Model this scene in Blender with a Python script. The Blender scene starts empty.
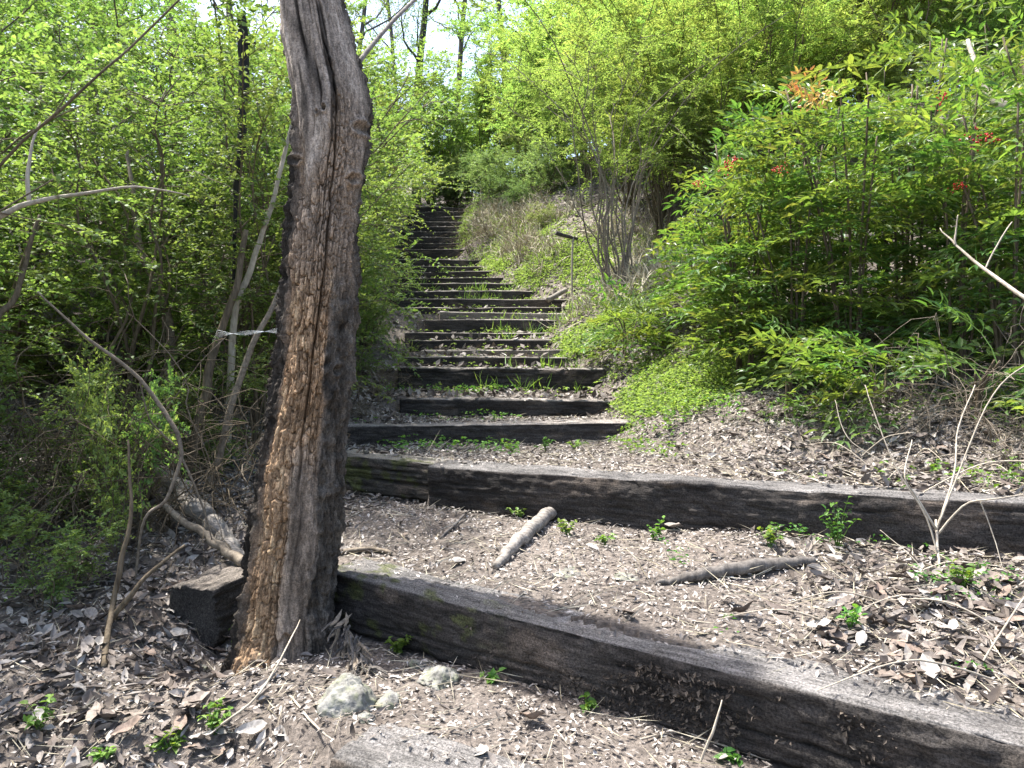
import bpy, math, random
import numpy as np
from mathutils import Matrix, Vector, Euler

# ------------------------------------------------------------------ camera, light, exposure
F, HU, HV = 760.0, 512.0, 372.0
scene = bpy.context.scene
cam_d = bpy.data.cameras.new('camera'); cam = bpy.data.objects.new('camera', cam_d)
scene.collection.objects.link(cam); scene.camera = cam
cam.location = (0, 0, 0); cam.rotation_euler = (math.radians(90), 0, 0)
cam_d.sensor_width = 36; cam_d.lens = 36 * F / 1024
cam_d.shift_y = (HV - 384) / 1024; cam_d.clip_start = 0.05; cam_d.clip_end = 600
SUN_AZ, SUN_EL = -62.0, 66.0          # degrees to the right of straight ahead, above the horizon
w = bpy.data.worlds.new('World'); scene.world = w; w.use_nodes = True
nt = w.node_tree; bgn = nt.nodes['Background']
sky = nt.nodes.new('ShaderNodeTexSky'); sky.sky_type = 'NISHITA'; sky.sun_disc = False
sky.sun_elevation = math.radians(SUN_EL); sky.sun_rotation = math.radians(SUN_AZ)
sky.air_density = 1.0; sky.dust_density = 3.5; sky.ozone_density = 0.6
nt.links.new(sky.outputs[0], bgn.inputs[0]); bgn.inputs[1].default_value = 0.15
sd = bpy.data.lights.new('sun', 'SUN'); so = bpy.data.objects.new('sun', sd); scene.collection.objects.link(so)
sd.energy = 4.0; sd.angle = math.radians(1.0); sd.color = (1.0, 0.97, 0.92)
a, e = math.radians(SUN_AZ), math.radians(SUN_EL)
sunv = Vector((math.sin(a) * math.cos(e), math.cos(a) * math.cos(e), math.sin(e)))
so.rotation_euler = sunv.to_track_quat('Z', 'Y').to_euler(); so.location = sunv * 30
scene.view_settings.view_transform = 'Standard'; scene.view_settings.look = 'None'
scene.view_settings.gamma = 1; scene.view_settings.exposure = 1.7
scene.render.engine = 'CYCLES'
scene.cycles.max_bounces = 4; scene.cycles.diffuse_bounces = 3; scene.cycles.glossy_bounces = 1; scene.cycles.transmission_bounces = 2

# ------------------------------------------------------------------ helpers
COL = scene.collection
rnd = random.Random(7); rng = np.random.default_rng(7)
def R6(): return rnd.uniform(0, 6.28)
def at(u, v, d): return Vector(((u - HU) / F * d, d, -(v - HV) / F * d))
def unit(a): return a / np.maximum(np.linalg.norm(a, axis=-1, keepdims=True), 1e-9)

def _hash(i, j, k, s):
    n = (i * 374761393 + j * 668265263 + k * 2147483647 + s * 1274126177) & 0xffffffff
    n = ((n ^ (n >> 13)) * 1274126177) & 0xffffffff
    n = ((n ^ (n >> 16)) * 2246822519) & 0xffffffff
    return ((n ^ (n >> 15)) & 0xffffff) / float(0xffffff)
def noise(x, y, z=0.0, s=0):
    x, y, z = np.broadcast_arrays(np.asarray(x, float), np.asarray(y, float), np.asarray(z, float))
    i, j, k = np.floor(x).astype(np.int64), np.floor(y).astype(np.int64), np.floor(z).astype(np.int64)
    fx, fy, fz = x - i, y - j, z - k
    fx, fy, fz = [t * t * (3 - 2 * t) for t in (fx, fy, fz)]
    r = 0
    for a_ in (0, 1):
        for b_ in (0, 1):
            for c_ in (0, 1):
                wgt = (fx if a_ else 1 - fx) * (fy if b_ else 1 - fy) * (fz if c_ else 1 - fz)
                r = r + wgt * _hash(i + a_, j + b_, k + c_, s)
    return r * 2 - 1
def fbm(x, y, z=0.0, s=0, o=4):
    r, am, f = 0, 1.0, 1.0
    for q in range(o):
        r = r + am * noise(np.asarray(x) * f, np.asarray(y) * f, np.asarray(z) * f, s + q); am *= .5; f *= 2.03
    return r
def cells(x, y, s=0):
    """worley: distance to the border between cells, and a random value per cell"""
    i, j = np.floor(x).astype(np.int64), np.floor(y).astype(np.int64)
    d1 = np.full(x.shape, 9.); d2 = np.full(x.shape, 9.); idv = np.zeros(x.shape)
    for a_ in (-1, 0, 1):
        for b_ in (-1, 0, 1):
            px = i + a_ + _hash(i + a_, j + b_, 0 * i, s); py = j + b_ + _hash(i + a_, j + b_, 0 * i, s + 1)
            d = np.maximum(abs(px - x), abs(py - y)) * .6 + np.hypot(px - x, py - y) * .4
            v = _hash(i + a_, j + b_, 0 * i, s + 2)
            n = d < d1
            d2 = np.where(n, d1, np.minimum(d2, d)); idv = np.where(n, v, idv); d1 = np.where(n, d, d1)
    return d2 - d1, idv
def sstep(a_, b_, x): t = np.clip((x - a_) / (b_ - a_), 0, 1); return t * t * (3 - 2 * t)

def mesh(name, V, faces, mat=None, smooth=False, col=None):
    me = bpy.data.meshes.new(name)
    V = np.asarray(V, np.float32).reshape(-1, 3)
    if not isinstance(faces, list): faces = [faces]
    faces = [np.asarray(f, np.int32) for f in faces if len(f)]
    loops = np.concatenate([f.ravel() for f in faces])
    tot = np.concatenate([np.full(len(f), f.shape[1], np.int32) for f in faces])
    st = np.concatenate([[0], np.cumsum(tot)[:-1]]).astype(np.int32)
    me.vertices.add(len(V)); me.vertices.foreach_set('co', V.ravel())
    me.loops.add(len(loops)); me.loops.foreach_set('vertex_index', loops)
    me.polygons.add(len(tot)); me.polygons.foreach_set('loop_start', st)
    me.polygons.foreach_set('use_smooth', np.full(len(tot), smooth))
    if col is not None:
        at_ = me.color_attributes.new('tint', 'FLOAT_COLOR', 'POINT')
        c4 = np.ones((len(V), 4), np.float32); c4[:, :3] = col
        at_.data.foreach_set('color', c4.ravel())
    me.update(calc_edges=True); me.validate()
    if mat: me.materials.append(mat)
    return me
def add(name, me, parent=None, loc=None, rot=None, scale=None, label=None, cat=None, group=None, kind=None, mat=None):
    o = bpy.data.objects.new(name, me); COL.objects.link(o)
    if parent: o.parent = parent
    if loc is not None: o.location = loc
    if rot is not None: o.rotation_euler = rot
    if scale is not None: o.scale = (scale,) * 3 if isinstance(scale, (int, float)) else scale
    if label: o['label'] = label
    if cat: o['category'] = cat
    if group: o['group'] = group
    if kind: o['kind'] = kind
    return o
class Geo:
    """collects pieces of one mesh"""
    def __init__(s): s.V = []; s.F3 = []; s.F4 = []; s.n = 0
    def put(s, V, f3=None, f4=None):
        V = np.asarray(V, float).reshape(-1, 3)
        if f3 is not None and len(f3): s.F3.append(np.asarray(f3) + s.n)
        if f4 is not None and len(f4): s.F4.append(np.asarray(f4) + s.n)
        s.V.append(V); s.n += len(V)
    def mesh(s, name, mat, smooth=False):
        f = []
        if s.F3: f.append(np.concatenate(s.F3))
        if s.F4: f.append(np.concatenate(s.F4))
        return mesh(name, np.concatenate(s.V), f, mat, smooth)
def tube_arr(P, R, k=6, cap=True, rough=0, seed=0):
    P = np.asarray(P, float); n = len(P); R = np.broadcast_to(np.asarray(R, float), (n,))
    T = unit(np.gradient(P, axis=0))
    ref = np.array([0.31, 0.87, 0.39]) if abs(T[:, 2]).mean() > .5 else np.array([.1, .2, 1.])
    A = unit(np.cross(T, ref)); B = np.cross(T, A)
    th = np.linspace(0, 2 * np.pi, k, endpoint=False)
    rr = R[:, None] * np.ones(k)
    if rough:
        rr = rr * (1 + rough * fbm(np.arange(n)[:, None] * .13, np.cos(th)[None] * 1.6 + 5, np.sin(th)[None] * 1.6, seed, 4))
    V = P[:, None] + rr[:, :, None] * (np.cos(th)[None, :, None] * A[:, None] + np.sin(th)[None, :, None] * B[:, None])
    V = V.reshape(-1, 3)
    i = np.arange(n - 1)[:, None] * k; j = np.arange(k)[None]; j2 = (j + 1) % k
    q = np.stack([i + j, i + j2, i + k + j2, i + k + j], -1).reshape(-1, 4)
    t = None
    if cap:
        V = np.concatenate([V, P[:1], P[-1:]]); c0, c1 = n * k, n * k + 1; jj = np.arange(k)
        t = np.concatenate([np.stack([(jj + 1) % k, jj, np.full(k, c0)], -1),
                            np.stack([(n - 1) * k + jj, (n - 1) * k + (jj + 1) % k, np.full(k, c1)], -1)])
    return V, t, q
def spline(P, n):
    P = np.asarray(P, float); m = len(P); t = np.linspace(0, m - 1, n); i = np.clip(t.astype(int), 0, m - 2); f = (t - i)[:, None]
    p0, p1, p2, p3 = P[np.maximum(i - 1, 0)], P[i], P[i + 1], P[np.minimum(i + 2, m - 1)]
    return .5 * (2 * p1 + (p2 - p0) * f + (2 * p0 - 5 * p1 + 4 * p2 - p3) * f ** 2 + (3 * p1 - p0 - 3 * p2 + p3) * f ** 3)
def leaves(P, D, N, L, W, mode=4, droop=.15, fold=.2):
    """many leaf blades: mode 2 / 4 / 8 = triangles per leaf"""
    P, D, N = [np.asarray(q, float) for q in (P, D, N)]
    n = len(P); D = unit(D); S = unit(np.cross(D, N)); N = np.cross(S, D)
    L = np.broadcast_to(np.asarray(L, float), (n,))[:, None]; W = np.broadcast_to(np.asarray(W, float), (n,))[:, None]
    up = N * W * fold
    tip = P + D * L - N * L * droop
    if mode == 2:
        m = P + D * L * .45
        V = np.stack([P, m - S * W / 2 + up, tip, m + S * W / 2 + up], 1); f = [[0, 2, 1], [0, 3, 2]]
    elif mode == 4:
        m1, m2 = P + D * L * .3, P + D * L * .68 - N * L * droop * .35
        V = np.stack([P, m1 - S * W / 2 + up, m1 + S * W / 2 + up, m2 - S * W * .38 + up, m2 + S * W * .38 + up, tip], 1)
        f = [[0, 2, 1], [1, 2, 4], [1, 4, 3], [3, 4, 5]]
    else:
        m1, m2 = P + D * L * .3, P + D * L * .66 - N * L * droop * .35
        V = np.stack([P, m1 - S * W / 2 + up, m1, m1 + S * W / 2 + up, m2 - S * W * .36 + up, m2, m2 + S * W * .36 + up, tip], 1)
        f = [[0, 2, 1], [0, 3, 2], [1, 2, 5], [1, 5, 4], [2, 3, 6], [2, 6, 5], [4, 5, 7], [5, 6, 7]]
    k = V.shape[1]; f = np.asarray(f)
    return V.reshape(-1, 3), (np.arange(n)[:, None, None] * k + f[None]).reshape(-1, 3)
def rdir(n, up=0.0, r=rng):
    v = r.normal(size=(n, 3)); v[:, 2] += up; return unit(v)

# ------------------------------------------------------------------ materials
def newmat(name):
    m = bpy.data.materials.new(name); m.use_nodes = True; t = m.node_tree
    return m, t, t.nodes['Principled BSDF'], t.nodes['Material Output']
def N(t, typ, **kw):
    n = t.nodes.new(typ)
    for k, v in kw.items():
        if k in n.inputs: n.inputs[k].default_value = v
        else: setattr(n, k, v)
    return n
def ramp(t, stops):
    n = t.nodes.new('ShaderNodeValToRGB'); el = n.color_ramp.elements
    while len(el) < len(stops): el.new(.5)
    for q, (p, c) in zip(el, stops): q.position = p; q.color = (*c, 1) if len(c) == 3 else c
    return n
def mix(t, fac, a_, b_, mode='MIX'):
    n = t.nodes.new('ShaderNodeMix'); n.data_type = 'RGBA'; n.blend_type = mode
    for s_, v in ((0, fac), (6, a_), (7, b_)):
        if isinstance(v, bpy.types.NodeSocket): t.links.new(v, n.inputs[s_])
        else: n.inputs[s_].default_value = v if s_ == 0 else ((*v, 1) if len(v) == 3 else v)
    return n.outputs[2]
def leaf_mat(name, cols, trans, tcol, rough=.5, hue=.03, spec=.28):
    m, t, b, out = newmat(name)
    g = N(t, 'ShaderNodeNewGeometry'); rp = ramp(t, [(i / (len(cols) - 1), c) for i, c in enumerate(cols)])
    t.links.new(g.outputs['Random Per Island'], rp.inputs[0])
    oi = N(t, 'ShaderNodeObjectInfo'); hs = N(t, 'ShaderNodeHueSaturation')
    mr = N(t, 'ShaderNodeMapRange'); mr.inputs[3].default_value = .5 - hue; mr.inputs[4].default_value = .5 + hue
    t.links.new(oi.outputs['Random'], mr.inputs[0]); t.links.new(mr.outputs[0], hs.inputs['Hue'])
    mv = N(t, 'ShaderNodeMapRange'); mv.inputs[3].default_value = .8; mv.inputs[4].default_value = 1.2
    mm = N(t, 'ShaderNodeMath', operation='FRACT'); m2 = N(t, 'ShaderNodeMath', operation='MULTIPLY'); m2.inputs[1].default_value = 7.31
    t.links.new(oi.outputs['Random'], m2.inputs[0]); t.links.new(m2.outputs[0], mm.inputs[0]); t.links.new(mm.outputs[0], mv.inputs[0])
    t.links.new(mv.outputs[0], hs.inputs['Value']); t.links.new(rp.outputs[0], hs.inputs['Color'])
    t.links.new(hs.outputs[0], b.inputs['Base Color']); b.inputs['Roughness'].default_value = rough
    b.inputs['Specular IOR Level'].default_value = spec
    tr = N(t, 'ShaderNodeBsdfTranslucent'); tc = mix(t, 1.0, hs.outputs[0], tcol, 'MULTIPLY')
    t.links.new(tc, tr.inputs[0]); mx = N(t, 'ShaderNodeMixShader'); mx.inputs[0].default_value = trans
    t.links.new(b.outputs[0], mx.inputs[1]); t.links.new(tr.outputs[0], mx.inputs[2]); t.links.new(mx.outputs[0], out.inputs[0])
    return m
def island_mat(name, stops, rough=.85, trans=0):
    m, t, b, out = newmat(name)
    g = N(t, 'ShaderNodeNewGeometry'); rp = ramp(t, stops); t.links.new(g.outputs['Random Per Island'], rp.inputs[0])
    tc = N(t, 'ShaderNodeTexCoord'); nz = N(t, 'ShaderNodeTexNoise', Scale=60.0, Detail=4.0); t.links.new(tc.outputs['Object'], nz.inputs[0])
    c = mix(t, .5, rp.outputs[0], ramp_out(t, nz.outputs[0], (.45,) * 3, (1.3,) * 3), 'MULTIPLY')
    t.links.new(c, b.inputs['Base Color']); b.inputs['Roughness'].default_value = rough; b.inputs['Specular IOR Level'].default_value = .25
    return m
def ramp_out(t, sock, a_, b_, p0=.3, p1=.7):
    r = ramp(t, [(p0, a_), (p1, b_)]); t.links.new(sock, r.inputs[0]); return r.outputs[0]
def wood_mat(name, dark, light, scale=(3, 30, 30), rough=.9, bump=.4, extra=None, grit=.0):
    m, t, b, out = newmat(name)
    tc = N(t, 'ShaderNodeTexCoord'); mp = N(t, 'ShaderNodeMapping'); mp.inputs['Scale'].default_value = scale
    t.links.new(tc.outputs['Object'], mp.inputs[0])
    n1 = N(t, 'ShaderNodeTexNoise', Scale=2.0, Detail=8.0, Roughness=.65); t.links.new(mp.outputs[0], n1.inputs[0])
    n2 = N(t, 'ShaderNodeTexNoise', Scale=5.0, Detail=5.0); t.links.new(tc.outputs['Object'], n2.inputs[0])
    c = ramp_out(t, n1.outputs[0], dark, light); c = mix(t, .6, c, ramp_out(t, n2.outputs[0], (.5,) * 3, (1.25,) * 3), 'MULTIPLY')
    n3 = N(t, 'ShaderNodeTexNoise', Scale=170.0, Detail=5.0, Roughness=.75); t.links.new(tc.outputs['Object'], n3.inputs[0])
    if grit: c = mix(t, grit, c, ramp_out(t, n3.outputs[0], (.25,) * 3, (1.9,) * 3, .36, .64), 'MULTIPLY')
    if extra: c = extra(t, c, tc, n2)
    t.links.new(c, b.inputs['Base Color']); b.inputs['Roughness'].default_value = rough; b.inputs['Specular IOR Level'].default_value = .2
    bp = N(t, 'ShaderNodeBump', Strength=bump, Distance=.01); t.links.new(n1.outputs[0], bp.inputs['Height'])
    if grit:
        b2 = N(t, 'ShaderNodeBump', Strength=.7, Distance=.006); t.links.new(n3.outputs[0], b2.inputs['Height']); t.links.new(bp.outputs[0], b2.inputs['Normal']); t.links.new(b2.outputs[0], b.inputs['Normal'])
    else: t.links.new(bp.outputs[0], b.inputs['Normal'])
    return m
def timber_extra(t, c, tc, n2):
    # bleached grey top boards, dust and a little moss: colour of the weathered wood itself
    at_ = N(t, 'ShaderNodeAttribute', attribute_name='tint'); return mix(t, 1.0, c, at_.outputs[0], 'MULTIPLY')
M_TIMBER = wood_mat('weathered_timber', (.4, .39, .38), (1.5, 1.46, 1.42), (4, 40, 40), .88, .8, timber_extra, .85)
def tint_mat(name, scale, bump, rough=.9):
    return wood_mat(name, (.38, .37, .36), (1.5, 1.46, 1.42), scale, rough, bump, timber_extra, .6)
M_TRUNK = tint_mat('dead_wood', (50, 50, 15), 1.0)
M_BARKY = wood_mat('grey_bark', (.05, .045, .04), (.19, .17, .15), (30, 30, 6), .9, .5)
M_STEM = wood_mat('brown_stem', (.06, .045, .03), (.19, .15, .10), (40, 40, 8), .85, .3)
M_TWIG = wood_mat('dry_twig', (.10, .08, .06), (.30, .25, .19), (30, 30, 30), .85, .2)
M_PALE = wood_mat('pale_dead_stem', (.26, .22, .17), (.52, .46, .37), (30, 30, 10), .8, .3)
M_DRIFT = wood_mat('grey_driftwood', (.09, .078, .066), (.36, .325, .285), (5, 40, 40), .85, .5)
M_CHAR = wood_mat('charred_wood', (.008, .008, .008), (.035, .033, .03), (30, 30, 8), .8, .6)
M_BLACKTREE = wood_mat('dark_bark', (.03, .028, .026), (.10, .09, .08), (20, 20, 4), .9, .6)
def soil():
    m, t, b, out = newmat('soil')
    tc = N(t, 'ShaderNodeTexCoord')
    n1 = N(t, 'ShaderNodeTexNoise', Scale=2.2, Detail=6.0, Roughness=.6); n2 = N(t, 'ShaderNodeTexNoise', Scale=70.0, Detail=6.0, Roughness=.7)
    vo = N(t, 'ShaderNodeTexVoronoi', Scale=110.0)
    for n in (n1, n2, vo): t.links.new(tc.outputs['Object'], n.inputs[0])
    c = ramp_out(t, n1.outputs[0], (.095, .078, .064), (.20, .170, .143))
    c = mix(t, .7, c, ramp_out(t, n2.outputs[0], (.45, .43, .42), (1.5, 1.45, 1.4)), 'MULTIPLY')
    bw = N(t, 'ShaderNodeRGBToBW'); t.links.new(vo.outputs['Color'], bw.inputs[0])
    c = mix(t, .5, c, ramp_out(t, bw.outputs[0], (.5, .48, .46), (1.5, 1.45, 1.4), .2, .8), 'MULTIPLY')
    hs = N(t, 'ShaderNodeHueSaturation'); hs.inputs['Saturation'].default_value = .75; t.links.new(c, hs.inputs['Color'])
    t.links.new(hs.outputs[0], b.inputs['Base Color']); b.inputs['Roughness'].default_value = .95; b.inputs['Specular IOR Level'].default_value = .15
    bp = N(t, 'ShaderNodeBump', Strength=.8, Distance=.015); t.links.new(n2.outputs[0], bp.inputs['Height']); t.links.new(bp.outputs[0], b.inputs['Normal'])
    return m
M_SOIL = soil()
def rockm():
    m, t, b, out = newmat('limestone')
    tc = N(t, 'ShaderNodeTexCoord'); n1 = N(t, 'ShaderNodeTexNoise', Scale=14.0, Detail=8.0, Roughness=.7); n2 = N(t, 'ShaderNodeTexNoise', Scale=35.0, Detail=6.0)
    for n in (n1, n2): t.links.new(tc.outputs['Object'], n.inputs[0])
    c = ramp_out(t, n1.outputs[0], (.08, .077, .068), (.30, .29, .26), .38, .62)
    c = mix(t, ramp_out(t, n2.outputs[0], (0,) * 3, (.7,) * 3, .45, .65), c, (.13, .14, .075))
    t.links.new(c, b.inputs['Base Color']); b.inputs['Roughness'].default_value = .9
    bp = N(t, 'ShaderNodeBump', Strength=.8, Distance=.01); t.links.new(n2.outputs[0], bp.inputs['Height']); t.links.new(bp.outputs[0], b.inputs['Normal'])
    return m
M_ROCK = rockm()
Y3 = (1.25, 1.15, .5)
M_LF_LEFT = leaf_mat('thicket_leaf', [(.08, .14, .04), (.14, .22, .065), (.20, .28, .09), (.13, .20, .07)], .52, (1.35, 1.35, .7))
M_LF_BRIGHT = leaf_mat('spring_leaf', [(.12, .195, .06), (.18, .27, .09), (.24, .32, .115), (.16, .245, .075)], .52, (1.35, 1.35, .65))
M_LF_YELLOW = leaf_mat('yellow_green_leaf', [(.145, .235, .07), (.205, .31, .10), (.265, .355, .125), (.18, .275, .085)], .64, (1.35, 1.35, .7))
M_LF_GREY = leaf_mat('grey_green_leaf', [(.11, .17, .07), (.18, .25, .12), (.25, .32, .15), (.16, .24, .08)], .45, (1.3, 1.3, .7))
M_LF_NAND = leaf_mat('bamboo_leaf', [(.06, .12, .035), (.11, .19, .05), (.155, .24, .06), (.19, .28, .075), (.09, .17, .05), (.17, .20, .06)], .5, (1.45, 1.4, .6), .38, .03, .4)
M_LF_ORANGE = leaf_mat('orange_new_leaf', [(.45, .20, .08), (.52, .33, .10), (.55, .42, .12), (.40, .38, .10)], .45, (1.3, 1.2, .8), .35, .02)
M_LF_SEED = leaf_mat('seedling_leaf', [(.07, .15, .03), (.11, .22, .04), (.17, .27, .06)], .4, (1.5, 1.4, .5))
M_GRASS = leaf_mat('grass_blade', [(.10, .20, .04), (.17, .28, .06), (.24, .32, .10)], .45, (1.4, 1.3, .6))
M_STRAW = island_mat('dry_straw', [(0, (.28, .24, .16)), (.5, (.42, .37, .27)), (1, (.55, .50, .38))])
M_DRY = island_mat('dry_leaf', [(0, (.055, .044, .037)), (.3, (.115, .094, .078)), (.6, (.18, .153, .132)), (.85, (.27, .24, .212)), (1, (.40, .37, .335))], .75)
M_CHIP = island_mat('litter_chip', [(0, (.06, .05, .042)), (.35, (.185, .162, .142)), (.75, (.35, .315, .28)), (1, (.55, .51, .465))])
M_BERRY, _t, _b, _o = newmat('red_berry'); _b.inputs['Base Color'].default_value = (.5, .02, .02, 1); _b.inputs['Roughness'].default_value = .25
M_WEB, _t, _b, _o = newmat('spider_silk'); _b.inputs['Base Color'].default_value = (.75, .8, .85, 1); _b.inputs['Roughness'].default_value = .3

# ------------------------------------------------------------------ the stair: every timber by its two front top ends
#        uL   vL    dL     uR    vR    dR   visible face height
STEP = [(330, 755, 1.79, 560, 832, 1.45, .16),
        (325, 570, 2.765, 1060, 752, 1.44, .20),
        (428, 465.5, 3.66, 1090, 507, 2.54, .20),
        (345, 426, 4.80, 632, 421, 4.95, .14),
        (400, 398, 5.62, 610, 400.5, 5.66, .14),
        (398, 367, 6.5, 605, 369, 6.5, .20)]
for v, ul, ur, d in [(357, 405, 556, 6.95), (349.5, 420, 556, 7.3), (340, 410, 546, 7.7), (332.5, 405, 540, 8.1), (319.5, 425, 580, 8.5),
        (312.5, 440, 560, 8.9), (307, 385, 562, 9.3), (299, 388, 560, 9.7), (291, 388, 535, 10.2), (283.5, 395, 510, 10.7),
        (277.5, 397, 500, 11.2), (271.5, 398, 487, 11.7), (266, 398, 480, 12.2), (259.5, 395, 478, 12.7), (249, 392, 460, 13.3),
        (243, 390, 455, 13.8), (237, 390, 455, 14.3), (231.5, 398, 458, 14.8), (226.5, 402, 458, 15.3), (221.5, 404, 460, 15.8),
        (216.5, 406, 460, 16.3), (211.5, 408, 462, 16.8), (207, 410, 462, 17.3)]:
    k = rnd.uniform(-.7, .7)
    STEP.append((ul, v + k, d, ur, v - k, d + rnd.uniform(-.08, .08), .2))
SL = [at(*s[:3]) for s in STEP]; SR = [at(*s[3:6]) for s in STEP]
NS = len(STEP)
TWOOD = .2
def line_y(i, x):
    a_, b_ = SL[i], SR[i]; xx = np.clip(x, a_.x - .3, b_.x + .25)
    if i == 2:
        c_, d_ = at(330, 452, 4.12), at(432, 462.5, 3.80); t = np.clip((x - c_.x) / (d_.x - c_.x), 0, 1)
        return np.where(x < a_.x, c_.y + (d_.y - c_.y) * t, a_.y + (b_.y - a_.y) * (xx - a_.x) / (b_.x - a_.x))
    return a_.y + (b_.y - a_.y) * (xx - a_.x) / (b_.x - a_.x)
def line_z(i, x):
    a_, b_ = SL[i], SR[i]; xx = np.clip(x, a_.x, b_.x)
    return a_.z + (b_.z - a_.z) * (xx - a_.x) / (b_.x - a_.x)
EDY = np.array([s.y for s in SL[3:]])
EDL = np.array([s.x for s in SL[3:]]); EDR = np.array([s.x for s in SR[3:]])
def height(x, y, rough=True):
    x, y = np.broadcast_arrays(np.asarray(x, float), np.asarray(y, float))
    # below the lowest timber
    y0 = line_y(0, x) + .1
    smo = -.955 + .16 * np.minimum(y - y0, 0); saw = smo - .10 * sstep(SL[0].x - .02, SL[0].x + .1, x)
    for i in range(NS):
        ya = line_y(i, x) + .1; za = line_z(i, x)
        if i + 1 < NS:
            yb = line_y(i + 1, x) + .1; zb = line_z(i + 1, x); fb = STEP[i + 1][6]
        else:
            yb = ya + 60; zb = za + 60 * .24; fb = 0
        t = np.clip((y - ya) / np.maximum(yb - ya, .05), 0, 1)
        m = y >= ya
        saw = np.where(m, (za - .012) + (zb - fb - za + .012) * t, saw)
        smo = np.where(m, za + (zb - za) * t - .07, smo)
    # path edges
    xl = np.interp(y, EDY, EDL) ; xr = np.interp(y, EDY, EDR)
    near = sstep(4.6, 3.0, y)
    xl = xl * (1 - near) + near * np.interp(y, [1.5, 2.2, 2.9, 4.2], [-.5, -.6, -.85, -1.1])
    xr = xr * (1 - near) + near * 2.2
    wl = sstep(xl + .02, xl - .25, x); wr = sstep(xr - .24, xr + .12, x)
    sl = np.interp(y, [2, 3.5, 5, 7, 10, 16], [-.02, .0, .10, .25, .3, .3])
    sr = np.interp(y, [2, 3.4, 4.6, 6, 8, 11, 18], [.03, .05, .16, .34, .55, .62, .6])
    dl = np.maximum(xl - x, 0); dr = np.maximum(x - xr, 0)
    side = sl * np.minimum(dl, 2.5) + sr * (2.2 * (1 - np.exp(-dr / 2.2))) + .12 * np.minimum(dr, 30)
    wd = np.maximum(wl, wr)
    h = saw * (1 - wd) + (smo + side + .03 * wr) * wd
    h = h - .15 * np.exp(-((x + 1.0) ** 2 / .05 + (y - 2.62) ** 2 / .06))     # hollow under the timber end
    h = h + .05 * np.exp(-((x - .95) ** 2 / .25 + (y - 2.72) ** 2 / .04)) + .06 * np.exp(-((x - 1.6) ** 2 / .2 + (y - 2.3) ** 2 / .05))
    if rough:
        am = .012 + .03 * wd
        h = h + am * fbm(x * 2.3, y * 2.3, 0, 11, 4) + .006 * fbm(x * 14, y * 14, 0, 17, 3)
    return h
def ground_at(u, v, dmin=1.2, dmax=22):
    d = np.linspace(dmin, dmax, 3000); p = at(u, v, 1)
    z = height(p.x * d, d) - p.z * d
    k = np.argmax(z > 0); dd = d[k]
    return Vector((p.x * dd, dd, p.z * dd))
def gz(x, y): return float(height(np.array([x]), np.array([y]))[0])

# ---- ground: one sheet to the horizon, fine where the camera looks
def axis(parts):
    out = []
    for a_, b_, s in parts: out += list(np.arange(a_, b_ - 1e-6, s))
    return np.array(out + [parts[-1][1]])
gx = axis([(-150, -30, 12), (-30, -8, 2), (-8, -3.5, .2), (-3.5, 3.2, .035), (3.2, 8, .2), (8, 30, 2), (30, 150, 12)])
gy = axis([(-40, -4, 4), (-4, 1, .25), (1, 5.2, .03), (5.2, 10, .05), (10, 18, .08), (18, 30, .6), (30, 180, 10)])
GX, GY = np.meshgrid(gx, gy)
GZ = height(GX, GY)
GZ = GZ + .08 * np.clip(GY - 18, 0, 60) * 0 - np.where(GY > 60, (GY - 60) * .1, 0)
nx, ny = len(gx), len(gy)
ii = (np.arange(ny - 1)[:, None] * nx + np.arange(nx - 1)[None]).ravel()
add('ground', mesh('ground', np.stack([GX, GY, GZ], -1), np.stack([ii, ii + 1, ii + nx + 1, ii + nx], -1), M_SOIL, True),
    label='brown soil of the wooded slope', kind='structure')

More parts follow.
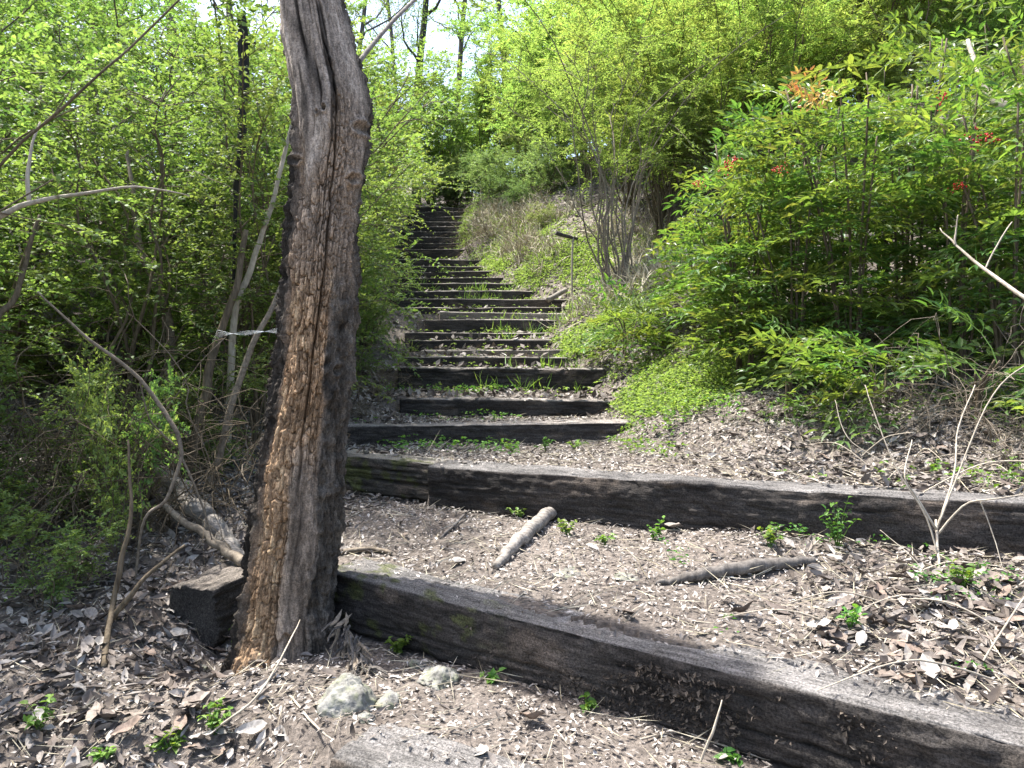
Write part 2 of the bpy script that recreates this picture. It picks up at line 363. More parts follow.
# ------------------------------------------------------------------ timbers
def timber_mesh(L, W, H, seed, fine=True, topc=(.30, .29, .28), facec=(.055, .05, .046), moss=0):
    # rounded rectangle, walked clockwise; x along, y back, z up (top = 0)
    per = []; nW, nH = (26, 24) if fine else (7, 7); r = .014
    for k in range(nH): per.append((0, -H + r + (H - 2 * r) * k / (nH - 1)))
    for k in (1, 2, 3): an = math.pi / 2 * k / 4; per.append((r - r * math.cos(an), -r + r * math.sin(an)))
    for k in range(nW): per.append((r + (W - 2 * r) * k / (nW - 1), 0))
    for k in (1, 2, 3): an = math.pi / 2 * k / 4; per.append((W - r + r * math.sin(an), -r + r * math.cos(an)))
    for k in range(6): per.append((W, -r - (H - 2 * r) * k / 5))
    for k in range(6): per.append((W - r - (W - 2 * r) * k / 5, -H))
    per = np.array(per); K = len(per); n = int(L / (.012 if fine else .06)) + 2
    xs = np.linspace(0, L, n)
    nrm = unit(np.stack([-(np.roll(per[:, 1], -1) - np.roll(per[:, 1], 1)), np.roll(per[:, 0], -1) - np.roll(per[:, 0], 1)], -1))
    X = xs[:, None] * np.ones(K); s = np.arange(K)[None] * np.ones((n, 1))
    py, pz = per[None, :, 0] * np.ones((n, 1)), per[None, :, 1] * np.ones((n, 1))
    if fine:
        dsp = .009 * fbm(X * 1.6, py * 4, pz * 4, seed) + .004 * fbm(X * 5, py * 14, pz * 14, seed + 5)
        g = noise(X * 2.0, py * 75 + .4 * np.sin(X * 3 + seed), pz * 75, seed + 9); dsp += .0032 * g - .005 * sstep(.45, .9, -g) + .004 * fbm(X * 40, py * 60, pz * 60, seed + 11, 3) * (pz < -.01) - .006 * sstep(.3, .7, fbm(X * 14, py * 30, pz * 30, seed + 13, 3))
        # long drying checks that run with the grain
        rr = np.random.default_rng(seed)
        for q in range(9):
            x0 = rr.uniform(0, L); ln = rr.uniform(.2, .9); onface = rr.random() < .6
            c0 = rr.uniform(-H * .9, -.02) if onface else rr.uniform(.02, W * .7)
            wob = .006 * noise(X * 6, q, 0, seed + 31)
            dist = np.where(onface, abs(pz - c0 - wob - .02 * (X - x0)) + (py > .012) * 9, abs(py - c0 - wob) + (pz < -.012) * 9)
            dsp -= rr.uniform(.008, .018) * np.exp(-(dist / .0042) ** 2) * sstep(ln / 2, ln / 2 - .12, abs(X - x0))
        # worn, eaten front edge
        edge = np.exp(-((py + abs(pz)) / .03) ** 2); dsp -= edge * .012 * (.5 + fbm(X * 4, 3, 0, seed + 3)) .clip(0)
    else:
        dsp = .012 * fbm(X * 1.8, py * 5, pz * 5, seed)
    V = np.stack([X, py + nrm[None, :, 0] * dsp, pz + nrm[None, :, 1] * dsp], -1)
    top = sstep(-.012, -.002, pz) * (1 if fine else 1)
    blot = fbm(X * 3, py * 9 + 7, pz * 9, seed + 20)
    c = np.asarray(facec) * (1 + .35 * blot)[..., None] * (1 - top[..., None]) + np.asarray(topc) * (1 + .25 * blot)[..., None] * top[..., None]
    dust = sstep(.25, .8, fbm(X * 6, py * 12, pz * 12, seed + 40)) * (1 - top); c = c * (1 - .5 * dust[..., None]) + np.array([.13, .105, .085]) * .5 * dust[..., None]
    if moss:
        mm = sstep(.25, .7, fbm(X * 16, py * 20, pz * 20, seed + 50) + .35 * fbm(X * 3, 0, 0, seed + 52, 2)) * sstep(moss, moss - .3, X); c = c * (1 - .8 * mm[..., None]) + np.array([.075, .085, .03]) * .8 * mm[..., None]
    V = V.reshape(-1, 3); c = c.reshape(-1, 3)
    i = np.arange(n - 1)[:, None] * K; j = np.arange(K)[None]; j2 = (j + 1) % K
    q4 = np.stack([i + j, i + j2, i + K + j2, i + K + j], -1).reshape(-1, 4)[:, ::-1]
    # end grain: two rings and a centre, slightly sunk
    tris = []; ex = []; ec = []; q5 = []
    for end, base in ((0, 0), (1, (n - 1) * K)):
        ring = V[base:base + K]; cen = ring.mean(0); m = len(V) + len(ex)
        for f, dx in ((.93, -.004), (.55, .006)):
            rr_ = cen + (ring - cen) * f; rr_[:, 0] += (-dx if end else dx); ex += list(rr_); ec += [np.asarray(facec) * .9] * K
        ex.append(cen); ec.append(np.asarray(facec) * .9)
        jj = np.arange(K); k2 = (jj + 1) % K
        for a_, b_ in ((base, m), (m, m + K)):
            f = np.stack([a_ + jj, a_ + k2, b_ + k2, b_ + jj], -1); q5.append(f if not end else f[:, ::-1])
        f = np.stack([m + K + jj, m + K + k2, np.full(K, m + 2 * K)], -1); tris.append(f if not end else f[:, ::-1])
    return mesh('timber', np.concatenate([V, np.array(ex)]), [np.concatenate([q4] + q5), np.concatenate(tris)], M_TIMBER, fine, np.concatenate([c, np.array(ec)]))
def place_timber(a_, b_, W, H, seed, label, fine=True, name='timber_step', group='timber steps climbing the slope', **kw):
    X = (b_ - a_); L = X.length; X.normalize(); Z = Vector((0, 0, 1)); Y = Z.cross(X).normalized(); Z = X.cross(Y)
    o = add(name, timber_mesh(L, W, H, seed, fine, **kw), label=label, cat='step', group=group)
    o.matrix_world = Matrix(((X.x, Y.x, Z.x, a_.x), (X.y, Y.y, Z.y, a_.y), (X.z, Y.z, Z.z, a_.z), (0, 0, 0, 1)))
    return o
ordn = ['', 'first', 'second', 'third', 'fourth', 'fifth', 'sixth', 'seventh', 'eighth', 'ninth', 'tenth', 'eleventh', 'twelfth', 'thirteenth', 'fourteenth',
        'fifteenth', 'sixteenth', 'seventeenth', 'eighteenth', 'nineteenth', 'twentieth', 'twenty-first', 'twenty-second', 'twenty-third', 'twenty-fourth',
        'twenty-fifth', 'twenty-sixth', 'twenty-seventh', 'twenty-eighth', 'twenty-ninth', 'thirtieth']
lab = {0: 'flat grey timber sunk flush in the soil at the bottom edge, below the rocks',
       1: 'long dark timber step running diagonally from the dead trunk, lowest raised step',
       2: 'long dark timber step behind the driftwood stick, second raised step up',
       3: 'dark timber step, third raised step up, with seedlings at its foot',
       4: 'dark timber step, fourth raised step up, short and narrow',
       5: 'tall dark timber step, fifth raised step up, just below the grassy steps'}
for i in range(NS):
    a_, b_ = SL[i].copy(), SR[i].copy()
    H = .2 if i < 2 else .22
    if i > 5: b_ += (b_ - a_).normalized() * .1
    light = i in (7, 11)
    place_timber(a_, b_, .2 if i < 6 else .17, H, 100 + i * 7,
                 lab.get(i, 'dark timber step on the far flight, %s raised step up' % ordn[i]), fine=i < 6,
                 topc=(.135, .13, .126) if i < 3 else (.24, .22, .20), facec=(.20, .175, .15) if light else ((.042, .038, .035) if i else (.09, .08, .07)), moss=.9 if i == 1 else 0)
# second, shorter timber that continues step two behind the trunk
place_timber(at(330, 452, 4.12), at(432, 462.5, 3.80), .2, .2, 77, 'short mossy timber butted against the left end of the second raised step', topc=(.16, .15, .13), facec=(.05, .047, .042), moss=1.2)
# the timber whose sawn end sticks out left of the trunk
e0 = at(146, 588, 2.70)
o = place_timber(e0, e0 + Vector((.42, .85, .04)), .2, .215, 55, 'dark sawn timber end jutting from the bank left of the dead trunk', name='timber_end', group=None, topc=(.17, .15, .13), facec=(.05, .047, .044))
X = Vector((.30, .95, .03)).normalized(); Y = Vector((-X.y, X.x, 0)).normalized(); Z = X.cross(Y)
p0 = e0 + Vector((.245, 0, 0))
o.matrix_world = Matrix(((X.x, Y.x, Z.x, p0.x), (X.y, Y.y, Z.y, p0.y), (X.z, Y.z, Z.z, p0.z), (0, 0, 0, 1)))
o['category'] = 'timber'

# ------------------------------------------------------------------ the dead tree
def dead_tree():
    base = at(282, 660, 2.62)
    root = add('dead_tree', None, loc=base, label='leaning dead tree trunk with cracked rotten wood beside the lowest step', cat='tree')
    D = 2.62
    tab = np.array([(-560, 236, 36), (-400, 256, 48), (-200, 282, 56), (0, 309, 64), (50, 319, 73), (100, 331, 80), (150, 331, 79), (200, 324, 78), (300, 317, 81),
                    (400, 308.5, 86), (500, 298, 92), (600, 287, 97), (640, 284, 106), (670, 280, 124), (700, 276, 150), (740, 272, 170)], float)
    vv = np.concatenate([np.arange(-560, -20, 9), np.arange(-20, 740, 1.05)])
    uc = np.interp(vv, tab[:, 0], tab[:, 1]); wd = np.interp(vv, tab[:, 0], tab[:, 2])
    ker = np.ones(9) / 9
    def sm(q): return np.convolve(np.pad(q, 4, mode='edge'), ker, 'valid')
    for _ in range(6): uc, wd = sm(uc), sm(wd)
    cx, cz, R = (uc - HU) / F * D, -(vv - HV) / F * D, wd / 2 / F * D
    NT = 460; phi = np.linspace(-math.pi, math.pi, NT, endpoint=False)
    Ph, Vv = np.meshgrid(phi, vv); Zz = cz[:, None] * np.ones(NT); Rr = R[:, None] * np.ones(NT)
    sx, cy_ = np.sin(Ph), -np.cos(Ph); S = Ph * .14                 # metres round the trunk
    q = sx * (np.cos(Ph) > 0) + np.sign(Ph) * (np.cos(Ph) <= 0)
    # broad shape
    d = .02 * fbm(sx * 1.2, cy_ * 1.2, Zz * 1.8, 3, 3)
    flare = sstep(585, 715, Vv); d += flare * .10 * (np.maximum(0, np.cos(Ph * 2.5 + .6)) - .2) * sstep(600, 700, Vv)
    # zones
    bark_r = sstep(.56, .68, q + .07 * noise(Zz * 7, 0, 0, 5)) * sstep(230, 330, Vv)
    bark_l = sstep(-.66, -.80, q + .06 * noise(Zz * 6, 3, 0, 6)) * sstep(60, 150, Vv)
    back = sstep(.2, -.2, np.cos(Ph))
    bark = np.maximum(np.maximum(bark_r, bark_l), back)
    rot = sstep(115, 190, Vv + 60 * noise(S * 20, Zz * 3, 0, 8)) * (1 - bark)
    slab = sstep(-.12, .05, q + .12 * noise(Zz * 4, 9, 0, 9)) * sstep(430, 500, Vv + 25 * noise(S * 30, 2, 0, 4)) * (1 - bark)
    rot = rot * (1 - slab)
    upper = (1 - np.maximum(rot, slab)) * (1 - bark)
    warp = .012 * fbm(S * 14, Zz * 6, 0, 21, 3)
    # bark: deep vertical ridges broken across
    ridge = 1 - abs(noise((S + warp) * 62, Zz * 6.5, 0, 31)); ridge2 = 1 - abs(noise((S + warp) * 120, Zz * 14, 0, 33))
    d += bark * (.002 + .022 * (ridge ** 3 - .4) + .010 * (ridge2 ** 2 - .5) + .009 * fbm(S * 45, Zz * 34, 0, 35, 4))
    # rotten wood: blocks split by cracks, flakes
    def blocks(cs, cz, seed, wv):
        a_ = (S + warp * wv) * cs + .35 * noise(Zz * 5, S * 8, 0, seed + 4); ci = np.floor(a_).astype(np.int64); fa = a_ - ci
        b_ = Zz * cz * (.6 + .9 * _hash(ci, 0 * ci, 0 * ci, seed)) + 9 * _hash(ci, 0 * ci + 1, 0 * ci, seed) + .35 * noise(S * 90, Zz * 20, 0, seed + 6); bi = np.floor(b_).astype(np.int64); fb = b_ - bi
        return np.minimum(np.minimum(fa, 1 - fa), np.minimum(fb, 1 - fb) * 1.1), _hash(ci, bi, 0 * ci, seed + 2)
    edge, idv = blocks(34, 15, 41, .8)
    e2, id2 = blocks(85, 20, 43, 1.2)
    fib = noise((S + warp * .6) * 150, Zz * 9, 0, 55); chip = sstep(.72, .76, idv)
    d += rot * (-.008 + .012 * (idv - .5) - .012 * chip - .016 * (1 - sstep(0, .07, edge)) + .0075 * (id2 - .5) - .006 * (1 - sstep(0, .14, e2)) + .0035 * fib + .003 * fbm(S * 60, Zz * 40, 0, 48, 3))
    d += rot * .008 * fbm(S * 9, Zz * 5, 0, 51, 3)
    # smooth grey wood with long grain and splits
    gr = noise((S + warp * .5) * 110, Zz * 3.2, 0, 61); g2 = noise((S + warp * .6) * 45, Zz * 2.0, 0, 63)
    d += (upper + slab) * (.0035 * gr - .009 * sstep(.5, .85, -gr) - .010 * sstep(.55, .9, g2) + .004 * fbm(S * 20, Zz * 12, 0, 65, 4))
    d += slab * (-.004 + .006 * sstep(.1, -.1, noise(S * 16, Zz * 2.5, 0, 67)))
    # the long split, knots, square-edged hollow near the bottom
    cq = np.interp(Vv, [-560, 20, 70, 102, 145, 203, 266, 332, 436, 500, 560], [.3, .3, .4, .37, .36, .43, .40, .26, .14, .2, .3])
    crack = np.exp(-((q - cq + .03 * noise(Zz * 25, 0, 0, 71)) / .032) ** 2) * sstep(20, 75, Vv) * sstep(520, 430, Vv) * (np.cos(Ph) > 0)
    d -= .034 * crack
    for kv, kq, ks in ((68, .38, .06), (118, .0, .07), (121, -.2, .05), (142, .34, .06), (130, .93, .12), (165, -.75, .08), (370, .8, .1), (180, .9, .1)):
        rr = np.sqrt(((q - kq) / ks) ** 2 + ((Vv - kv) / (ks * 55)) ** 2) + (np.cos(Ph) < 0) * 9
        d += .012 * np.exp(-((rr - 1.1) / .4) ** 2) - .022 * np.exp(-(rr / .6) ** 2)
    hol = sstep(.02, .06, q) * sstep(.42, .36, q) * sstep(622, 627, Vv + 4 * noise(S * 60, 0, 0, 75)) * sstep(690, 660, Vv) * (np.cos(Ph) > 0)
    d -= .028 * hol
    # seam where the left bark ends and the wood starts
    d -= .010 * np.exp(-((q + .70 + .06 * noise(Zz * 6, 3, 0, 6)) / .03) ** 2) * sstep(100, 160, Vv) * (np.cos(Ph) > 0)
    # jagged broken top
    topz = sstep(-470, -560, Vv); zoff = -topz * .35 * abs(noise(S * 14, 3, 0, 81))
    r = np.maximum(Rr * .915 - .004 + d, .01) * (1 - .15 * topz)
    V = np.stack([cx[:, None] + r * sx - base.x, D + .02 + r * cy_ - base.y, Zz + zoff - base.z], -1).reshape(-1, 3)
    # true colours of the wood
    def c(*a_): return np.array(a_)[None, None]
    col = c(.20, .178, .16) * (1 + .35 * fbm(S * 60, Zz * 4, 0, 91, 3))[..., None]
    lightst = sstep(.0, .7, fbm(S * 35, Zz * 2.5, 0, 93, 3)); col = col * (1 - .5 * lightst[..., None]) + c(.34, .31, .285) * .5 * lightst[..., None]
    brown = c(.25, .178, .118) * (1 + .5 * (idv - .5) + .6 * (id2 - .5))[..., None]
    tan = sstep(.55, .9, id2) * sstep(-.2, .4, fbm(S * 12, Zz * 7, 0, 97, 2)); brown = brown * (1 - tan[..., None]) + c(.42, .32, .215) * tan[..., None]
    greyrot = sstep(330, 220, Vv) * .75; brown = brown * (1 - greyrot[..., None]) + c(.22, .19, .165) * (1 + .5 * (id2 - .5))[..., None] * greyrot[..., None]
    col = col * (1 - rot[..., None]) + brown * rot[..., None]
    col = col * (1 - slab[..., None]) + c(.165, .140, .120) * (1 + .5 * fbm(S * 40, Zz * 5, 0, 99, 3))[..., None] * slab[..., None]
    char = sstep(.25, .6, noise((S * 26 - Zz * 2.2), Zz * 2.0, 0, 101) + .3 * noise(S * 60, Zz * 5, 0, 103)) * (1 - bark) * sstep(200, 90, Vv)
    col = col * (1 - .85 * char[..., None]) + c(.022, .02, .019) * .85 * char[..., None]
    st = np.exp(-((q - np.interp(Vv, [20, 110], [-.45, -.05])) / .16) ** 2) * sstep(15, 40, Vv) * sstep(135, 95, Vv) * (np.cos(Ph) > 0)
    col = col * (1 - .85 * st[..., None]) + c(.02, .018, .017) * .85 * st[..., None]
    bk = c(.058, .053, .048) * (1 + .5 * fbm(S * 50, Zz * 12, 0, 105, 3))[..., None]
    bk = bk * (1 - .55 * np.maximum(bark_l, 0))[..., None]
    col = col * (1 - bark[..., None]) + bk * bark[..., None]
    soilm = sstep(650, 700, Vv + 20 * noise(S * 30, Zz * 20, 0, 107)); col = col * (1 - .6 * soilm[..., None]) + c(.10, .08, .06) * .6 * soilm[..., None]
    n = len(vv); i = np.arange(n - 1)[:, None] * NT; j = np.arange(NT)[None]; j2 = (j + 1) % NT
    qd = np.stack([i + j, i + j2, i + NT + j2, i + NT + j], -1).reshape(-1, 4)[:, ::-1]
    V = np.concatenate([V, V[:NT].mean(0, keepdims=True) - [0, 0, .3]]); col = np.concatenate([np.clip(col * np.array([1.62, 1.54, 1.42]), .008, .7).reshape(-1, 3), [[.12, .1, .08]]])
    jj = np.arange(NT); tr = np.stack([jj, (jj + 1) % NT, np.full(NT, len(V) - 1)], -1)
    add('trunk', mesh('dead_trunk', V, [qd, tr], M_TRUNK, True, col), root)
    # grey limb that leaves the trunk to the upper right
    P = spline([at(345, 85, 2.66) - base, at(362, 58, 2.72) - base, at(392, 22, 2.85) - base, at(425, -12, 3.0) - base, at(470, -70, 3.2) - base], 18)
    V, t, q4 = tube_arr(P, np.linspace(.0105, .006, 18), 8, True, .15, 4); g = Geo(); g.put(V, t, q4)
    add('branch', g.mesh('limb', M_DRIFT, True), root)
    # loose slivers of bark fallen against the foot
    shard = []
    for k in range(4):
        x = np.linspace(0, 1, 7); L = .15
        wv = .008 * (1 - (2 * x - 1) ** 4 * .8) * (1 + .3 * rng.normal(size=7)); bend = .02 * np.sin(x * 3 + k)
        up = np.stack([x * L, wv, bend + .003 * rng.normal(size=7)], -1); dn = np.stack([x * L, -wv, bend + .003 * rng.normal(size=7)], -1)
        th = np.array([0, 0, .006]); VV = np.concatenate([up + th, dn + th, up - th * .2, dn - th * .2])
        a_ = np.arange(6); f = np.concatenate([np.stack([a_, a_ + 7, a_ + 8, a_ + 1], -1), np.stack([a_ + 14, a_ + 15, a_ + 22, a_ + 21], -1),
             np.stack([a_, a_ + 1, a_ + 15, a_ + 14], -1), np.stack([a_ + 7, a_ + 21, a_ + 22, a_ + 8], -1), [[0, 14, 21, 7], [6, 13, 20, 27]]])
        shard.append(mesh('bark_sliver', VV, f, M_TWIG if k % 2 else M_BARKY))
    return root, shard
TREE, SHARDS = dead_tree()
heap = ground_at(358, 618)
hp = add('bark_heap', None, loc=heap, label='heap of loose grey bark slivers between the dead trunk and the lowest step', cat='bark')
for k in range(60):
    t = rnd.random(); p = at(341 + 24 * t + rnd.uniform(-7, 9), 572 + 75 * t + rnd.uniform(-8, 8), 2.56 - .22 * t)
    z = gz(p.x, p.y) + .012 + .12 * (1 - t) * rnd.random()
    add('bark_sliver', SHARDS[k % 4], hp, loc=(p.x - heap.x, p.y - heap.y, z - heap.z), rot=(rnd.uniform(-.8, .8), rnd.uniform(-.1, .7), rnd.uniform(-2.0, -.6)), scale=rnd.uniform(.3, .75))

# ------------------------------------------------------------------ rocks, sticks, logs
def rock(u, v, wpx, label, seed, flat=.6, name='rock', wide=1.0):
    p = ground_at(u, v); r = wpx / 2 / F * p.y
    n, m = 72, 48; th = np.linspace(0, 2 * np.pi, n, endpoint=False); ph = np.linspace(.02, math.pi - .02, m)
    T, Pp = np.meshgrid(th, ph); d = np.stack([np.cos(T) * np.sin(Pp), np.sin(T) * np.sin(Pp), np.cos(Pp)], -1)
    rg = np.random.default_rng(seed); pn = unit(rg.normal(size=(16, 3))); hh = rg.uniform(.72, 1.0, 16); dt = d @ pn.T
    rr = np.min(np.where(dt > .05, hh / np.maximum(dt, .05), 9), -1).clip(.4, 1.25)
    rr = rr + .07 * fbm(d[..., 0] * 3 + seed, d[..., 1] * 3, d[..., 2] * 3, seed, 3) + .05 * fbm(d[..., 0] * 11, d[..., 1] * 11, d[..., 2] * 11, seed + 3, 4)
    V = (d * rr[..., None] * [1 * wide, .8, flat] * r).reshape(-1, 3)
    i = np.arange(m - 1)[:, None] * n; j = np.arange(n)[None]; j2 = (j + 1) % n
    f = np.stack([i + j, i + n + j, i + n + j2, i + j2], -1).reshape(-1, 4)
    add(name, mesh('rock', V, f, M_ROCK, True), loc=p + Vector((0, r * .5, r * flat * -.05)), rot=(0, 0, seed), label=label, cat='rock')
rock(344, 712, 66, 'large rough grey limestone rock at the foot of the dead trunk', 3, .95)
rock(386, 707, 32, 'middle-sized grey rock touching the right side of the large limestone rock', 5, .65)
rock(440, 686, 54, 'pale lichen-grey rock against the foot of the lowest raised step', 8, .55)
rock(417, 668, 18, 'small bright white stone behind the pale rock by the lowest step', 9, .8)
rock(366, 722, 20, 'small grey stone in front of the large limestone rock', 12, .6)
rock(570, 575, 42, 'flat white stone worn flush in the lower tread', 14, .16, wide=1.3)
rock(628, 579, 26, 'small flat white stone in the lower tread, right of the bigger one', 15, .16, wide=1.3)
rock(200, 672, 16, 'small round stone on the leaf litter left of the dead trunk', 17, .8)
def stick(name, pts, r, mat, label, cat, k=8, n=24, rough=.12, seed=1, group=None, forks=(), wob=.5, fmat=None):
    """pts: (u, v, d) or Vector; r: radii at the ends; a thing of one trunk and forks"""
    W = [at(*p) if not isinstance(p, Vector) else p for p in pts]
    if name == 'leaning_stem': b_ = W[0]; W.insert(0, Vector((b_.x - .06, b_.y + .03, gz(b_.x - .06, b_.y + .03) - .03))); r = (r[0] * 1.1,) + tuple(r)
    o0 = W[0]
    def tb(ws, r_, n_):
        P = spline([np.array(q - o0) for q in ws], n_); rad = np.interp(np.linspace(0, 1, n_), np.linspace(0, 1, len(r_)), r_)
        P[1:-1] += np.array([fbm(np.arange(n_) * .4 + seed * 9, q, 0, seed, 2) for q in range(3)]).T[1:-1] * rad.mean() * wob
        return tube_arr(P, rad, k, True, rough, seed)
    g = Geo(); g.put(*(lambda a_: (a_[0], a_[1], a_[2]))(tb(W, r, n)))
    if not forks:
        return add(name, g.mesh(name, mat, True), loc=o0, label=label, cat=cat, group=group)
    root = add(name, None, loc=o0, label=label, cat=cat, group=group); add('stem', g.mesh(name, mat, True), root)
    for fp, fr in forks:
        g = Geo(); g.put(*tb([at(*p) if not isinstance(p, Vector) else p for p in fp], fr, 14)); add('fork', g.mesh(name + '_fork', fmat or mat, True), root)
    return root
def onground(u, v, lift=.0): p = ground_at(u, v); return p + Vector((0, 0, lift))
stick('driftwood_stick', [onground(495, 570, .012), onground(518, 548, .03), onground(540, 528, .03), onground(556, 517, .03)], (.014, .027, .030, .027), M_DRIFT,
      'pale driftwood stick lying across the lower tread below the second step', 'stick', 14, 40, .03, 3, wob=.25)
stick('broken_log', [onground(655, 585, .006), onground(700, 582, .022), onground(760, 574, .028), onground(815, 566, .02)], (.005, .019, .023, .013), M_BARKY,
      'brown broken log lying in dead leaves at the back of the lower tread', 'log', 12, 40, .07, 8, wob=.3)
stick('ground_stick', [onground(342, 555, .012), onground(372, 553, .012), onground(392, 556, .01)], (.012, .01, .008), M_TWIG, 'short brown stick beside the trunk on the lower tread', 'stick', 6, 12, .1, 4)
stick('ground_stick', [onground(440, 540, .008), onground(455, 527, .012), onground(470, 512, .014)], (.006, .007, .004), M_BARKY, 'thin dark stick on the tread left of the driftwood', 'stick', 6, 12, .1, 6)
stick('ground_stick', [onground(347, 496, .012), onground(365, 490, .012), onground(378, 489, .012)], (.012, .010, .007), M_TWIG, 'short stick below the mossy timber left of the path', 'stick', 6, 12, .1, 9)
stick('cut_log', [at(548, 300, 9.25), at(566, 290, 9.5)], (.034, .03), M_DRIFT, 'short grey cut log on the right edge of the far flight', 'log', 12, 10, .03, 9, wob=.08)
stick('fallen_log', [at(160, 470, 3.5), at(186, 497, 3.42), at(215, 530, 3.3), at(245, 562, 3.15)], (.03, .042, .044, .036), M_DRIFT,
      'pale rotten fallen log sloping down to the dead trunk', 'log', 14, 40, .07, 15, wob=.4)
stick('fallen_branch', [at(165, 505, 3.2), at(200, 533, 3.1), at(222, 548, 3.05), at(244, 561, 2.98)], (.012, .016, .019, .02), M_TWIG,
      'brown fallen branch lying in front of the pale rotten log', 'branch', 8, 24, .15, 18)
stick('upright_stem', [onground(104, 668), at(112, 610, 2.62), at(122, 560, 2.66), at(132, 505, 2.72), at(128, 440, 2.8)], (.011, .010, .009, .007, .004), M_STEM,
      'upright brown stem rising from leaf litter at lower left', 'stem', 7, 24, .12, 21, forks=[([(110, 622, 2.62), (128, 600, 2.6), (150, 572, 2.62), (185, 545, 2.7)], (.011, .008, .004))])
stick('arching_twig', [at(38, 292, 2.9), at(85, 336, 2.95), at(140, 380, 3.0), at(172, 425, 3.0), at(181, 455, 2.98), at(165, 500, 2.95), at(143, 522, 2.92), onground(136, 585)], (.003, .006, .008, .009, .008, .007, .006, .004), M_TWIG,
      'pale twig arching down from the upper left to the dead log', 'twig', 6, 40, .1, 25, forks=[([(181, 455, 2.98), (200, 500, 3.0), (212, 540, 3.05)], (.005, .004, .002)), ([(140, 380, 3.0), (150, 420, 3.05), (175, 445, 3.1)], (.004, .003, .002))])
stick('pale_branch', [Vector((-2.75, 2.8, gz(-2.75, 2.8) - .03)), at(-190, 400, 2.82), at(-60, 240, 2.9), at(0, 216, 2.95), at(32, 203, 3.0), at(75, 194, 3.05), at(135, 187, 3.1), at(190, 196, 3.2)], (.020, .018, .015, .012, .010, .007, .005, .002), M_PALE,
      'pale grey branch reaching in from the left edge of the thicket', 'branch', 8, 30, .12, 28, forks=[([(30, 204, 3.0), (28, 172, 3.02), (32, 145, 3.05), (40, 122, 3.1)], (.009, .008, .006, .004))])
stick('leaning_stem', [at(235, 318, 4.2), at(252, 268, 4.2), at(266, 222, 4.2), at(284, 162, 4.25), at(296, 110, 4.3)], (.018, .016, .014, .012, .008), M_PALE, 'pale leaning stem left of the trunk, steepest of the three', 'stem', 8, 24, .1, 31)
stick('leaning_stem', [at(192, 462, 3.9), at(205, 400, 3.9), at(216, 345, 3.95), at(238, 285, 4.0), at(246, 230, 4.05)], (.026, .024, .022, .018, .012), M_STEM, 'thick brown stem in the thicket below the charred pole', 'stem', 8, 24, .1, 33)
stick('leaning_stem', [at(216, 462, 3.8), at(232, 400, 3.8), at(255, 340, 3.8), at(276, 298, 3.85), at(290, 262, 3.9)], (.018, .017, .014, .012, .008), M_TWIG, 'thin brown leaning stem just left of the trunk', 'stem', 8, 24, .1, 34)
stick('leaning_stem', [at(-10, 345, 3.0), at(14, 300, 3.1), at(30, 250, 3.2), at(40, 215, 3.25)], (.014, .012, .010, .006), M_STEM, 'brown slanting stem at the left edge under the pale branch', 'stem', 8, 20, .1, 36)
stick('leaning_stem', [at(170, 330, 4.4), at(145, 260, 4.4), at(133, 195, 4.5), at(128, 150, 4.6)], (.022, .020, .014, .008), M_TWIG, 'grey bent stem in the middle of the left thicket', 'stem', 8, 20, .1, 37)
stick('thin_branch', [Vector((-2.9, 3.2, gz(-2.9, 3.2) - .03)), at(-90, 330, 3.05), at(-10, 180, 2.95), at(60, 110, 2.9), at(100, 74, 2.9), at(135, 44, 2.95), at(185, -5, 3.0), at(230, -50, 3.1)], (.008, .007, .0065, .006, .005, .005, .004, .003), M_STEM, 'thin dark branch crossing the upper left corner', 'branch', 6, 24, .1, 38)
stick('charred_pole', [at(236, 195, 4.25), at(240, 150, 4.25), at(243, 110, 4.25), at(244, 60, 4.25), at(241, 16, 4.25)], (.016, .022, .026, .029, .027), M_CHAR,
      'charred black broken pole standing up in the left thicket', 'pole', 12, 40, .1, 41, wob=.2, forks=[([(236, 195, 4.25), (234, 260, 4.25), (231, 420, 4.25), (229, 500, 4.25)], (.014, .009, .009, .011)), ([(244, 42, 4.24), (250, 44, 4.2), (256, 42, 4.19)], (.010, .007, .004))])
stick('pale_branch', [Vector((3.0, 2.35, gz(3.0, 2.35) - .03)), at(1180, 420, 2.5), at(1060, 322, 2.7), at(1024, 297, 2.8), at(980, 265, 2.95), at(955, 245, 3.05), at(940, 228, 3.1)], (.014, .012, .010, .008, .0065, .0045, .002), M_PALE,
      'pale bare branch entering from the right edge across the leafy bushes', 'branch', 7, 24, .1, 43, forks=[([(955, 245, 3.05), (956, 230, 3.05), (958, 215, 3.05)], (.005, .003, .002)), ([(985, 269, 2.94), (1000, 240, 2.95), (1012, 222, 3.0)], (.003, .003, .002))])
stick('dead_tree', [Vector((3.75, 4.5, gz(3.75, 4.5) - .05)), at(1085, 300, 4.6), at(1050, 180, 4.7), at(1012, 112, 4.8), at(985, 85, 4.9), at(968, 40, 5.1)], (.06, .05, .045, .035, .022, .012), M_PALE, 'pale leaning dead tree half hidden at the upper right edge', 'tree', 10, 24, .1, 44)
b0 = onground(945, 665)
